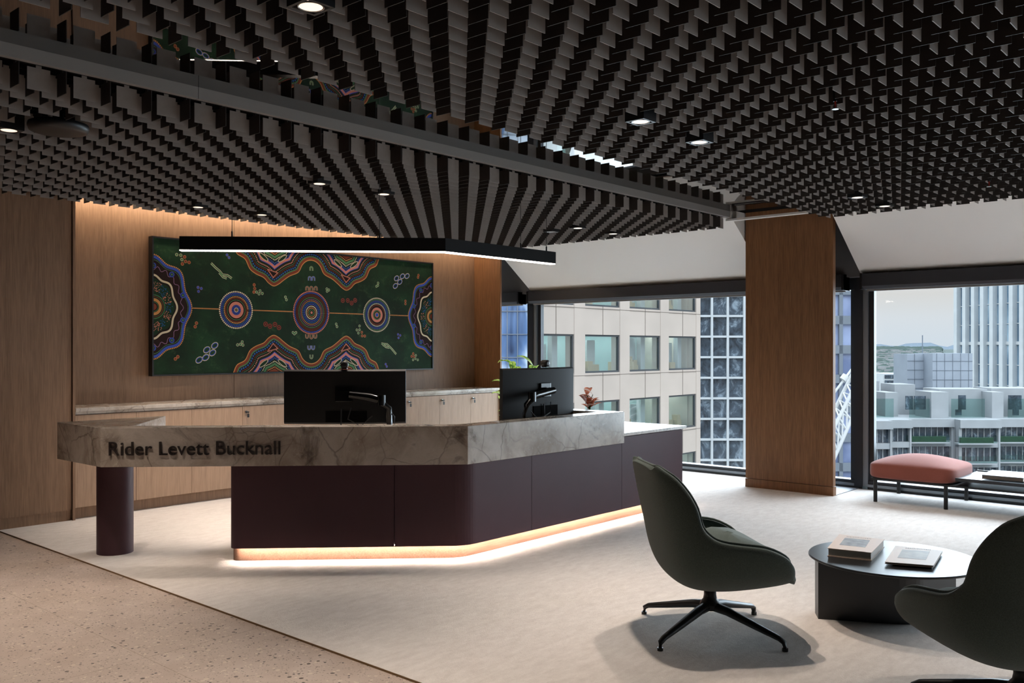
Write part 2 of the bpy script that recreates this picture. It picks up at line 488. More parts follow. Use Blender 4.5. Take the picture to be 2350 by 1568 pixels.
DL = [(1.84, 5.24), (3.905, 5.295), (4.496, 5.29), (3.888, 6.93), (4.482, 6.91), (7.02, 5.37), (7.61, 5.37), (7.066, 5.74),
      (1.86, 2.57), (3.935, 2.604), (4.549, 2.614), (7.03, 2.655), (7.61, 2.65)]
DISH = (2.0, 5.0)
def clear_of(x, y):
    return all(max(abs(x-a), abs(y-b)) > .066 for a, b in DL) and (x-DISH[0])**2+(y-DISH[1])**2 > .19**2
low, up = [], []
for j in range(31):
    y = 4.37+FS*j
    for i in range(-8, 63):
        x = 1.661+FS*i
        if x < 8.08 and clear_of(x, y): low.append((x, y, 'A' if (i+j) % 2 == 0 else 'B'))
for j in range(48):
    y = 3.285-FS*j
    for i in range(-14, 62):
        x = 3.285+FS*(i-14)
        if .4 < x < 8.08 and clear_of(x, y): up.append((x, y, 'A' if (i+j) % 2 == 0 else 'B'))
raft('fin_ceiling', 'grey felt fin ceiling over the reception desk, behind the grey beam', low, [(.8, 8.06, 4.37+FS*j) for j in range(31)])
raft('fin_ceiling', 'dark fin ceiling over the lounge chairs, in front of the mirror slot', up, [(.4, 8.06, 3.285-FS*j) for j in range(48)])

bm_ = thing('ceiling_beam', 'long grey metal edge beam running along the mirror slot', 'beam', (4, 4.33, 2.688))
obj('fascia', MB().box(-1, 2.42, 4.312, 4.345, 2.688, 2.7478).box(2.423, 8.11, 4.312, 4.345, 2.688, 2.7478), M['fascia'], bm_)
obj('channel', MB().box(-1, 8.11, 4.345, 4.36, 2.70, 2.7478), M['void'], bm_)

dl_labels = ['square black downlight beside the round ceiling speaker, at the left edge',
  'square downlight over the desk, left one of the pair above the pendant',
  'square downlight over the desk, right one of the pair above the pendant',
  'square downlight near the niche wall, left one of the pair above the painting',
  'square downlight near the niche wall, right one of the pair above the painting',
  'square downlight above the right arm of the pendant, left one of its pair',
  'square downlight above the right arm of the pendant, right one of its pair',
  'unlit black square downlight just behind the pair above the right arm of the pendant',
  'large looking square downlight at the top edge of the photo',
  'lit square downlight in the middle of the dark fin ceiling, upper one of the pair',
  'lit square downlight in the middle of the dark fin ceiling, lower one of the pair',
  'square downlight at the column end of the dark fin ceiling, left one of the pair',
  'square downlight at the column end of the dark fin ceiling, right one of the pair']
for (x, y), lab in zip(DL, dl_labels):
    r = thing('downlight', lab, 'downlight', (x, y, 2.566), group='recessed downlights in the fin ceilings')
    h = .058
    obj('housing', MB().box(x-h, x-.046, y-h, y+h, 2.566, 2.70).box(x+.046, x+h, y-h, y+h, 2.566, 2.70)
        .box(x-.046, x+.046, y-h, y-.046, 2.566, 2.70).box(x-.046, x+.046, y+.046, y+h, 2.566, 2.70).box(x-.046, x+.046, y-.046, y+.046, 2.63, 2.70), M['black'], r)
    obj('trim_ring', MB().rings([[(x+q*math.cos(2*PI*k/24), y+q*math.sin(2*PI*k/24), z) for k in range(24)] for q, z in ((.0462, 2.5662), (.041, 2.5665), (.040, 2.574))], cap=False), M['chrome'], r)
    obj('lens', MB().lathe([(.040, 2.5675), (.040, 2.575)], (x, y)), M['lens'] if y != 5.74 else M['black_gloss'], r)
    if y == 5.74: continue
    sp_ = spot((x, y, 2.56), SPOT_W*(.4 if x > 6.5 else 1)); sp_.parent = r; sp_.location = (0, 0, -.006)
for x, y in ((1.25, 2.57), (1.25, 5.24), (.9, .2), (3.9, -.2), (5.4, -.3), (7.3, -.2), (1.2, -3), (4, -3.2)):
    spot((x, y, 2.56))

dish = thing('ceiling_speaker', 'round black dish speaker hung under the grey fins, upper left', 'speaker', (*DISH, 2.545))
obj('dish', MB().lathe([(.0, 2.545), (.12, 2.546), (.142, 2.553), (.150, 2.575), (.146, 2.592), (.06, 2.598), (0.0, 2.60)], DISH, 40), M['black'], dish)
obj('stem', MB().lathe([(.028, 2.596), (.028, 2.72)], DISH, 16).box(DISH[0]-.06, DISH[0]+.06, DISH[1]-.012, DISH[1]+.012, 2.59, 2.62), M['black_gloss'], dish)
for (x, y), lab in (((4.286, 1.725), 'small sprinkler head poking below the dark fins, upper right'), ((7.07, 1.735), 'small sprinkler head near the window edge of the dark fin ceiling')):
    r = thing('sprinkler', lab, 'sprinkler', (x, y, 2.545), group='ceiling sprinkler heads')
    obj('pipe', MB().lathe([(.010, 2.585), (.010, 2.73)], (x, y), 10), M['black_gloss'], r)
    obj('bulb', MB().lathe([(.004, 2.552), (.005, 2.585)], (x, y), 8), flat('sprinkler_bulb', S(150, 50, 40), .2), r)
    obj('deflector', MB().lathe([(.016, 2.548), (.016, 2.551)], (x, y), 14), M['chrome'], r)

# cove light over the niche
cv = thing('cove_light', 'warm light strip hidden above the niche wall', 'light strip', (5.7, 7.7, 2.7))
obj('led_strip', MB().box(3.16, 8.22, 7.80, 7.815, 2.725, 2.735), M['led_cove'], cv)
obj('channel', MB().box(3.15, 8.23, 7.79, 7.825, 2.735, 2.7595), M['white'], cv)

# ------------------------------------------------------------------ niche: painting, cabinets
exec_painting = True
class Paint:
    """nested painted layers on the canvas, each a hair thicker than the one below"""
    W_, H_ = 3.461, 1.24
    def __init__(s): s.mb = MB(); s.k = 1; s.cols = []; s.names = {}
    def mi(s, name):
        if name not in s.names: s.names[name] = len(s.names)
        return s.names[name]
    def y(s): return 7.884-.00022*s.k
    def clip(s, poly):
        for ax, lim, sg in ((0, .002, 1), (0, s.W_-.002, -1), (1, .002, 1), (1, s.H_-.002, -1)):
            out = []
            for i in range(len(poly)):
                p, q = poly[i-1], poly[i]
                pi_, qi = sg*(p[ax]-lim) >= 0, sg*(q[ax]-lim) >= 0
                if pi_ != qi:
                    f_ = (lim-p[ax])/(q[ax]-p[ax]); out.append((p[0]+f_*(q[0]-p[0]), p[1]+f_*(q[1]-p[1])))
                if qi: out.append(q)
            poly = out
            if len(poly) < 3: return []
        return poly
    def poly(s, pts, col):
        p = s.clip(pts)
        if len(p) < 3: return
        s.mb.add([(3.983+u, s.y(), 1.16+v) for u, v in p], [tuple(range(len(p)))], s.mi(col))
    def fan(s, c, pts, col):
        """star shaped area as triangles, clipped one by one"""
        for i in range(len(pts)): s.poly([c, pts[i-1], pts[i]], col)
    def disc(s, u, v, r, col, n=8):
        s.poly([(u+r*math.cos(2*PI*k/n), v+r*math.sin(2*PI*k/n)) for k in range(n)], col)
    def ring(s, pts, w, col, closed=True):
        """band of width w along a path"""
        n = len(pts); V = [Vector(p) for p in pts]; E1, E2 = [], []
        for i in range(n):
            a = V[i-1] if (closed or i) else V[0]; b = V[(i+1) % n] if (closed or i < n-1) else V[-1]
            d = (b-a).normalized(); nn = Vector((-d.y, d.x))*w/2
            E1.append(tuple(V[i]-nn)); E2.append(tuple(V[i]+nn))
        for i in range(n if closed else n-1):
            k = (i+1) % n
            s.poly([E1[i], E1[k], E2[k], E2[i]], col)
    def dots(s, pts, r, col, step=None, closed=True):
        step = step or r*2.3; acc = 0
        n = len(pts)
        for i in range(n if closed else n-1):
            a, b = Vector(pts[i]), Vector(pts[(i+1) % n]); L_ = (b-a).length
            while acc < L_:
                p = a+(b-a)*(acc/L_) if L_ else a
                if -.01 < p.x < s.W_+.01 and -.01 < p.y < s.H_+.01: s.disc(p.x, p.y, r, col, 7)
                acc += step
            acc -= L_
def circ(c, r, n=64): return [(c[0]+r*math.cos(2*PI*k/n), c[1]+r*math.sin(2*PI*k/n)) for k in range(n)]
def scallop(c, R, a, n, ph=0, ex=1, ey=1, m=144):
    return [(c[0]+ex*R*(1+a*math.cos(n*(2*PI*k/m-ph)))*math.cos(2*PI*k/m), c[1]+ey*R*(1+a*math.cos(n*(2*PI*k/m-ph)))*math.sin(2*PI*k/m)) for k in range(m)]
PC = dict(bg=S(24, 36, 24), cream=S(222, 204, 170), blue=S(62, 86, 176), teal=S(40, 92, 150), orange=S(206, 142, 84), pink=S(214, 132, 112),
          brown=S(128, 62, 40), dark=S(40, 23, 20), green=S(84, 128, 86), dgreen=S(28, 52, 32), red=S(138, 66, 52), mauve=S(140, 104, 132))
P = Paint()
P.k = 2
P.ring([(.36, .615), (3.10, .615)], .010, 'brown', False); P.k = 3
P.dots([(.36, .615), (3.09, .615)], .0065, 'orange', .014, False)
def roundel(c, R, spec):
    for fr, kind, col in spec:
        P.k += 1
        if kind == 'fill': P.fan(c, circ(c, R*fr), col)
        else: P.dots(circ(c, R*fr), kind*R, col)
P.k = 3
roundel((.842, .612), .187, [(1, 'fill', 'dark'), (.955, .045, 'cream'), (.865, .04, 'blue'), (.78, .04, 'teal'), (.69, .04, 'orange'), (.61, .03, 'brown'), (.52, .025, 'green'), (.43, 'fill', 'pink'), (.27, 'fill', 'dark'), (.235, .035, 'blue'), (.16, .035, 'blue'), (.12, 'fill', 'cream'), (.09, 'fill', 'brown'), (.04, 'fill', 'green')])
P.k = 3
roundel((1.728, .612), .232, [(1, 'fill', 'dark'), (.96, .035, 'pink'), (.89, .033, 'blue'), (.81, .018, 'brown'), (.75, .018, 'brown'), (.68, .028, 'green'), (.60, .022, 'mauve'), (.53, .022, 'orange'), (.46, .035, 'teal'), (.38, .035, 'blue'), (.31, 'fill', 'cream'), (.27, 'fill', 'dark'), (.21, .03, 'orange'), (.13, .03, 'green'), (.06, 'fill', 'pink')])
P.k = 3
roundel((2.614, .612), .197, [(1, 'fill', 'dark'), (.955, .042, 'cream'), (.87, .035, 'green'), (.79, .033, 'blue'), (.71, .033, 'teal'), (.64, .03, 'cream'), (.55, .03, 'brown'), (.42, 'fill', 'pink'), (.28, 'fill', 'dark'), (.24, .035, 'green'), (.15, 'fill', 'orange'), (.11, 'fill', 'blue')])
# half rosettes at both ends
for cx_, ph in ((0, 0), (3.461, 0)):
    c = (cx_, .615); P.k = 3
    sc_ = lambda f_: scallop(c, .42*f_, .055, 8, 0, .86, 1.09)
    P.fan(c, sc_(1.0), 'dark'); P.k += 1
    P.dots(sc_(.985), .0075, 'orange'); P.ring(sc_(.94), .024, 'blue'); P.k += 1
    P.dots(sc_(.885), .004, 'green'); P.k += 1
    P.ring(scallop(c, .42*.77, .05, 22, 0, .86, 1.09), .006, 'mauve'); P.k += 1
    for a_ in range(-90, 91, 36):
        q = (c[0]+math.cos(math.radians(a_))*.30*(1 if cx_ == 0 else -1), c[1]+math.sin(math.radians(a_))*.375)
        P.disc(*q, .026, 'blue', 16); P.k += 1; P.disc(*q, .018, 'dark', 14); P.k += 1; P.dots(circ(q, .018, 18), .004, 'blue'); P.disc(*q, .010, 'green', 10); P.k -= 2
    P.k += 3
    P.ring(sc_(.60), .018, 'cream'); P.k += 1
    P.fan(c, sc_(.54), 'dgreen'); P.k += 1
    rnd = random.Random(3)
    for _ in range(420):
        a_ = rnd.uniform(-PI, PI); f_ = rnd.uniform(.31, .5)
        q = (c[0]+.42*.86*f_*math.cos(a_), c[1]+.42*1.09*f_*math.sin(a_))
        P.disc(*q, .0042, 'teal' if math.cos(7*a_) > .1 else 'pink', 6)
    P.k += 1; P.fan(c, circ(c, .118), 'dgreen'); P.k += 1
    P.dots(circ(c, .108), .006, 'green'); P.dots(circ(c, .092), .005, 'brown'); P.k += 1
    P.fan(c, circ(c, .078), 'orange'); P.k += 1; P.fan(c, circ(c, .052), 'dark'); P.k += 1; P.dots(circ(c, .044), .005, 'green'); P.fan(c, circ(c, .03), 'brown')
# twin scalloped hills, top and bottom: one outline, every band stepped inwards from it
HILL = [(.78, -.06), (.809, 0), (.85, .078), (.938, .124), (.99, .215), (1.06, .262), (1.149, .295), (1.205, .345), (1.268, .374), (1.33, .350), (1.383, .312), (1.46, .262), (1.567, .215), (1.618, .135), (1.67, .093), (1.728, .080)]
HILL = HILL+[(3.461-.005-u, v) for u, v in HILL[:-1]][::-1]
hc = catm2 = []
for i in range(len(HILL)-1):
    p0, p1, p2, p3 = (Vector(HILL[max(0, i-1)]), Vector(HILL[i]), Vector(HILL[i+1]), Vector(HILL[min(len(HILL)-1, i+2)]))
    for k in range(6):
        t_ = k/6; hc.append(.5*((2*p1)+(p2-p0)*t_+(2*p0-5*p1+4*p2-p3)*t_*t_+(3*p1-p0-3*p2+p3)*t_**3))
def hill(u):
    if u <= hc[0].x or u >= hc[-1].x: return -.1
    for a, b in zip(hc, hc[1:]):
        if a.x <= u <= b.x and b.x > a.x: return a.y+(b.y-a.y)*(u-a.x)/(b.x-a.x)
    return -.1
HT = [hill(.76+i*.004) for i in range(490)]
def hill_in(d):
    n_ = int(d/.004); out = []
    for i in range(490):
        out.append(min(HT[min(489, max(0, i+k))]-math.sqrt(max(0, d*d-(k*.004)**2)) for k in range(-n_, n_+1)))
    return out
LAY = [(0, 'orange'), (.009, 'brown'), (.036, 'green'), (.048, 'dark'), (.064, 'teal', .0105), (.086, 'brown', .005), (.102, 'green', .005), (.116, 'dgreen'), (.124, 'pink', .0065), (.140, 'dark'),
       (.150, 'blue'), (.157, 'pink'), (.180, 'blue'), (.187, 'dark'), (.200, 'teal', .008), (.214, 'dgreen'), (.226, 'cream', .006), (.240, 'green'), (.262, 'dark'), (.276, 'orange', .007), (.29, 'brown')]
for top_ in (0, 1):
    fy = (lambda v: 1.238-v) if top_ else (lambda v: v)
    P.k = 3
    for ly in LAY:
        P.k += 1; hk = hill_in(ly[0])
        if len(ly) == 2:
            for i in range(489):
                a, b = hk[i], hk[i+1]; u0, u1 = .76+i*.004, .764+i*.004
                if a > 0 or b > 0: P.poly([(u0, fy(-.02)), (u1, fy(-.02)), (u1, fy(max(b, -.019))), (u0, fy(max(a, -.019)))], ly[1])
        else:
            acc, last = 0, None
            for i in range(490):
                q = (.76+i*.004, hk[i])
                if q[1] < -.02: last = None; continue
                if last:
                    acc += math.hypot(q[0]-last[0], q[1]-last[1])
                    if acc > ly[2]*2.3: P.disc(q[0], fy(q[1]), ly[2], ly[1], 7); acc = 0
                last = q
    for cx_ in (1.268, 2.188):
        P.k = 26; sg = -1 if top_ else 1
        pk = [(cx_-.01, fy(.285)), (cx_-.075, fy(.205)), (cx_+.045, fy(.235))]
        P.poly(pk, 'dark'); P.k += 1; P.dots(pk, .007, 'pink')
        for dx in (-.12, .10):
            seed = [(cx_+dx+.05*math.cos(k*PI/12), fy(.085+.022*math.sin(k*PI/12)-.03*math.cos(k*PI/12)*(1 if dx > 0 else -1))) for k in range(24)]
            P.fan((cx_+dx, fy(.085)), seed, 'dgreen'); P.k += 1; P.dots(seed, .005, 'cream'); P.k -= 1
P.k = 3
def pips(lst, r, rim, fill):
    for u, v in lst:
        P.k = 3; P.disc(u, v, r, rim, 14); P.k = 4; P.disc(u, v, r*.78, fill, 14)
pips([(1.043, .868), (1.049, .832), (1.04, .796), (.304, 1.09), (.312, 1.048), (.348, 1.042), (.281, 1.023), (.423, .475), (.41, .441), (.236, .159), (.212, .139), (2.4, .414), (2.406, .375), (2.442, .373), (3.042, .784), (3.042, .753), (3.246, 1.096), (3.239, 1.07), (3.163, .174), (3.139, .143), (3.176, .14)], .016, 'orange', 'red')
pips([(1.07, .798), (1.11, .811), (1.098, .781), (1.136, .787), (1.408, .762), (1.42, .735), (1.927, .871), (1.93, .846), (1.953, .86), (1.517, .387), (1.50, .40), (1.535, .40), (2.05, .498), (2.061, .471), (2.369, .483), (2.331, .439), (2.369, .442), (2.352, .406), (2.633, .971), (2.609, .933), (2.63, .945), (.909, .3), (.858, .271), (.889, .277), (.917, .269), (.265, 1.103), (.276, 1.063), (.225, 1.105), (3.204, .154), (3.198, .115), (3.161, .102), (3.235, .101)], .015, 'cream', 'green')
pips([(.439, .812), (.472, .804), (.444, .775), (2.929, .397), (2.963, .386), (2.936, .357), (2.744, .057), (2.76, .03), (.743, 1.143), (.765, 1.118)], .015, 'mauve', 'blue')
for u, v in [(2.906, 1.04), (2.995, 1.069), (3.067, 1.076), (2.956, 1.002), (2.889, .952), (.612, .264), (.529, .223), (.589, .195), (.518, .15), (.45, .127)]:
    P.k = 3; P.ring([(u+.032*math.cos(k*PI/6), v+.026*math.sin(k*PI/6)+.3*.032*math.cos(k*PI/6)) for k in range(12)], .012, 'cream')
    P.k = 4; P.ring([(u+.028*math.cos(k*PI/6), v+.022*math.sin(k*PI/6)+.3*.028*math.cos(k*PI/6)) for k in range(12)], .008, 'blue')
for u, v in [(2.139, .755), (2.206, .758), (2.259, .732), (2.307, .764), (1.174, .48), (1.225, .46), (1.283, .479), (1.331, .448)]:
    P.k = 3; P.disc(u, v, .026, 'red', 14); P.k = 4; P.disc(u, v, .017, 'dark', 12); P.k = 5; P.disc(u, v, .010, 'red', 10)
for path in ([(.574, 1.051), (.619, 1.012), (.665, .98), (.696, .948), (.75, .944), (.794, .918)], [(.66, .965), (.70, .925), (.74, .915)], [(2.681, .291), (2.767, .282), (2.836, .229), (2.901, .169)], [(2.70, .28), (2.75, .25), (2.80, .245)]):
    P.k = 3; P.ring(path, .022, 'cream', False); P.k = 4; P.ring(path, .012, 'green', False)
for lst, up_, col in (([(1.728, 1.076)], 1, 'green'), ([(1.708, .971), (1.753, .973)], 1, 'blue'), ([(1.676, .865), (1.728, .868), (1.784, .870)], 1, 'brown'),
                      ([(1.673, .361), (1.728, .356), (1.778, .362)], -1, 'brown'), ([(1.701, .242), (1.75, .242)], -1, 'blue'), ([(1.728, .147)], -1, 'green')):
    for u, v in lst:
        path = [(u-.016, v-.024*up_)]+[(u-.016*math.cos(k*PI/8), v+up_*.016*math.sin(k*PI/8)) for k in range(9)]+[(u+.016, v-.024*up_)]
        P.k = 3; P.ring(path, .015, 'cream', False); P.k = 4; P.ring(path, .010, col, False)
pmats = [flat('paint_'+n, PC[n], .7, 0, .12) for n in P.names]
art = thing('painting', 'long dark green dot painting with roundels and scalloped bands on the niche wall', 'painting', (5.71, 7.94, 1.16))
fr = MB().box(3.967, 7.460, 7.872, 7.942, 1.144, 1.158).box(3.967, 7.460, 7.872, 7.942, 2.402, 2.416).box(3.967, 3.981, 7.872, 7.942, 1.158, 2.402).box(7.446, 7.460, 7.872, 7.942, 1.158, 2.402)
obj('frame', fr, M['black'], art)
t = NT('canvas_mottled_green')
v = t.coords()
c = t.ramp(t.noise(v, 2.2, 6, .65), (.35, S(27, 35, 26)), (.5, S(28, 47, 31)), (.68, S(34, 64, 40)))
c = t.mix(t.ramp(t.noise(v, 9, 7, .75), (.56, (0, 0, 0, 1)), (.72, (.6, .6, .6, 1))), c, S(70, 92, 58))
c = t.mix(t.ramp(t.noise(t.coords(loc=(3, 3, 3)), 12, 6, .75), (.58, (0, 0, 0, 1)), (.74, (.5, .5, .5, 1))), c, S(48, 30, 24))
t.color(c); t.b.inputs['Roughness'].default_value = .7; t.b.inputs['Specular IOR Level'].default_value = .12
obj('canvas', MB().box(3.981, 7.446, 7.884, 7.94, 1.158, 2.402), t.m, art)
obj('painted_pattern', P.mb, pmats, art)

DW = .5105
for k in range(10):
    x0, x1 = 3.137+DW*k, 3.137+DW*(k+1)
    where = ('leftmost pale veneer cabinet under the niche counter' if k == 0 else 'rightmost pale veneer cabinet under the niche counter' if k == 9 else
             'pale veneer cabinet under the niche counter, number %s from the left end' % ['two', 'three', 'four', 'five', 'six', 'seven', 'eight', 'nine'][k-1])
    r = thing('cabinet', where, 'cabinet', ((x0+x1)/2, 7.7, 0), group='niche cabinets')
    obj('body', MB().box(x0+.001, x1-.001, 7.541, 7.94, .10, .855), M['wood'], r)
    obj('toe_kick', MB().box(x0, x1, 7.575, 7.60, .006, .0995), M['wood'], r)
    d = obj('door', MB().box(x0+.0015, x1-.0015, 7.52, 7.54, .102, .852), M['wood_light'], r)
    if k >= 3:
        lx, lz = x0+.035, .80
        l = obj('lock', MB().lathe([(.012, 0), (.012, .012)], (0, 0), 14).xf(Matrix.Translation((lx, 7.52, lz)) @ Matrix.Rotation(PI/2, 4, 'X')), M['chrome'], r)
        lk = obj('key', MB().box(lx+.004, lx+.024, 7.495, 7.499, lz-.052, lz-.018).box(lx-.003, lx+.022, 7.494, 7.508, lz-.008, lz+.004).box(lx+.012, lx+.015, 7.496, 7.499, lz-.02, lz), M['black'], r)
ct = obj('counter', MB().box(3.137, 8.234, 7.505, 7.942, .880, .911).box(3.137, 8.234, 7.53, 7.942, .857, .880), M['marble'], bevel=.003)
tag(ct, 'long marble counter slab on the niche cabinets below the painting', 'counter')

# ------------------------------------------------------------------ pendant light
pz = 2.08
kn = (4.488, 4.615); le = (4.488-1.307, 4.615+1.307); re = (5.734, 4.615)
def offset_strip(w0, w1):
    """band between offsets w0..w1 (positive = towards the window side) along the bent pendant"""
    tq = math.tan(PI/8)
    n1 = (.7071, .7071); n2 = (0, 1)
    def edge(w): return [(le[0]+n1[0]*w, le[1]+n1[1]*w), (kn[0]+w*tq, kn[1]+w), (re[0], re[1]+w)]
    return edge(w0)+edge(w1)[::-1]
pend = thing('pendant_light', 'bent black linear pendant with a glowing underside over the desk', 'pendant light', (kn[0], kn[1], pz))
obj('housing', MB().prism(offset_strip(-.004, .062), pz+.006, pz+.10), M['pendant'], pend)
obj('diffuser', MB().prism(offset_strip(.002, .056), pz, pz+.006), M['led_pendant'], pend)
for q in ((le[0]+.27, le[1]-.23), (kn[0]+.85, kn[1]+.03), (kn[0]-.3, kn[1]+.36), (re[0]-.08, re[1]+.03)):
    obj('cable', MB().tube([(q[0], q[1], pz+.098), (q[0], q[1], 2.72)], .0022, 6).lathe([(.006, pz+.09), (.006, pz+.14)], q, 8), M['black'], pend)

# ------------------------------------------------------------------ reception desk
desk = thing('reception_desk', 'bent reception desk with marble top band and aubergine panels', 'desk', (4.2, 4.4, 0))
r2 = math.sqrt(.5)
def offs(d):
    """desk front line moved d towards the staff side: left end, knee"""
    s_ = 8.353+d/r2; y = 4.131+d
    return s_, y
ZT, ZB = .891, .640
s0, y0_ = offs(0); s1, y1_ = offs(.15)
stone = [(2.571, 5.782), (s0-y0_, y0_), (6.01, y0_), (6.01, 4.72), (5.86, 4.72), (5.86, y1_), (s1-y1_, y1_), (2.785, s1-2.785), (3.355, 6.45), (2.571, 6.45)]
obj('stone_top', MB().prism(stone, ZB, ZT), M['marble'], desk, bevel=.003)
# front panels follow one path; seams split it
def front_path(d, e0, e1):
    s_, y = offs(d); kx = s_-y
    a = (8.395-3.156-8.395+3.156, 0)
    L0 = (3.156+e0*r2, s_-(3.156+e0*r2)); R0 = (6.97-e1, y)
    pts = []
    rr = .055
    # left return (towards staff side) with rounded corner
    n = Vector((r2, r2)); tdir = Vector((r2, -r2)); c0 = Vector(L0)
    pts += [tuple(c0+n*.55), tuple(c0+n*(rr+.001))]
    cc = c0+n*rr+tdir*rr
    for k in range(1, 8):
        a_ = k/8*PI/2; pts.append(tuple(cc-tdir*rr*math.cos(a_)-n*rr*math.sin(a_)))
    pts.append(tuple(c0+tdir*rr))
    rk = .22*.4142; kv = Vector((kx, y)); A = kv-tdir*rk; B = kv+Vector((1, 0))*rk
    pts.append(tuple(A))
    cen = A+n*.22
    for k in range(1, 8):
        a_ = -PI*.75+k/8*PI/4
        pts.append(tuple(cen+Vector((math.cos(a_), math.sin(a_)))*.22))
    pts.append(tuple(B))
    pts += [(R0[0]-.03, R0[1])]+[(R0[0]-.03+.03*math.sin(k/5*PI/2), R0[1]+.03-.03*math.cos(k/5*PI/2)) for k in range(1, 6)]
    pts += [(R0[0], R0[1]+.75)]
    return [Vector(p) for p in pts]
def thick_slice(path, i0, p0, i1, p1, th, zb, zt):
    """panel following path from point p0 (after index i0) to p1 (before index i1)"""
    pts = ([p0] if p0 is not None else [])+path[i0:i1]+([p1] if p1 is not None else [])
    inn = []
    for i, p in enumerate(pts):
        d = (pts[min(i+1, len(pts)-1)]-pts[max(i-1, 0)]).normalized()
        inn.append(p+Vector((-d.y, d.x))*th)
    n = len(pts); mb = MB()
    rings = []
    for i in range(n):
        a, b = pts[i], inn[i]
        rings.append([(a.x, a.y, zb), (a.x, a.y, zt), (b.x, b.y, zt), (b.x, b.y, zb)])
    return mb.rings(rings, sm=False)
fp = front_path(.03, 0, 0)
iA = 10; iB = iA+8+1      # indices around the knee
cut1 = Vector((3.905, 8.395-3.905)); cut2 = Vector((4.90, 4.161)); cut3 = Vector((6.018, 4.161))
dC = Vector((r2, -r2)); dA = Vector((1, 0)); g_ = .002
iK = next(i for i, p in enumerate(fp) if i > 9 and p.x > 3.95)
iE = next(i for i, p in enumerate(fp) if p.x > 6.5)
ZP = .104
for args, zt in (((0, None, iK, cut1-dC*g_), ZB-.001), ((iK, cut1+dC*g_, iE, cut2-dA*g_), ZB-.001), ((iE, cut2+dA*g_, iE, cut3-dA*g_), ZB-.001), ((iE, cut3+dA*g_, len(fp), None), .684)):
    obj('front_panel', thick_slice(fp, *args, .035, ZP, zt), M['purple'], desk)
pp = front_path(.115, .08, .07)
obj('carcass', thick_slice(front_path(.0665, .037, .037), 0, None, 999, None, .012, .115, .638), M['void'], desk)  # black backing added to stop light leaking through the panel seams
obj('plinth', thick_slice(pp, 0, None, len(pp), None, .03, .006, .099), M['plinth'], desk)
# light strip under the panels, in front of the plinth
lp = front_path(.0658, .036, .036)
obj('light_strip', thick_slice(lp, 0, None, len(lp), None, .005, .1052, .1085), M['led'], desk)
s2, y2_ = offs(.16); s3, y3_ = offs(.82)
wt = [(3.33, s2-3.33), (s2-y2_, y2_), (5.85, y2_), (5.85, 4.73), (6.02, 4.73), (6.02, 4.15), (7.0, 4.15), (7.0, 5.02), (s3-y3_-.0, 5.02), (3.82, s3-3.82+.03)]
obj('worktop', MB().prism(wt, .690, .715), M['marble'], desk, bevel=.002)
obj('back_panel', MB().box(6.2, 6.94, 4.9, 4.93, .10, .689), M['purple'], desk)
obj('leg', MB().lathe([(.117, .006), (.117, ZB-.0005)], (2.825, 6.13), 48), M['purple'], desk)
obj('cable_grommet', MB().lathe([(.035, .7152), (.035, .719)], (6.14, 4.32), 20), M['alu'], desk)
# raised lettering on the marble band
cu = bpy.data.curves.new('lettering', 'FONT'); cu.body = 'Rider Levett Bucknall'
cu.size = .132; cu.extrude = .006; cu.offset = 0; cu.space_character = 1.0
tmp = bpy.data.objects.new('lettering_source', cu); COL.objects.link(tmp)
bpy.context.view_layer.update()
dg = bpy.context.evaluated_depsgraph_get()
me = bpy.data.meshes.new_from_object(tmp.evaluated_get(dg))
bpy.data.objects.remove(tmp)
xs = [v_.co.x for v_ in me.vertices]; wid = max(xs)-min(xs)
p0 = Vector((2.571, 5.782))+dC*.055; k_ = 1.075/wid
for v_ in me.vertices:
    a_ = (v_.co.x-min(xs))*k_; q = p0+dC*a_+Vector((-r2, -r2))*(v_.co.z+.008)
    v_.co = (q.x-desk.location.x, q.y-desk.location.y, .716+v_.co.y*max(k_, .95))
me.materials.clear(); me.materials.append(M['letter']); me.update()
lt = bpy.data.objects.new('lettering', me); COL.objects.link(lt); lt.parent = desk; lt['label'] = 'dark raised letters reading Rider Levett Bucknall'

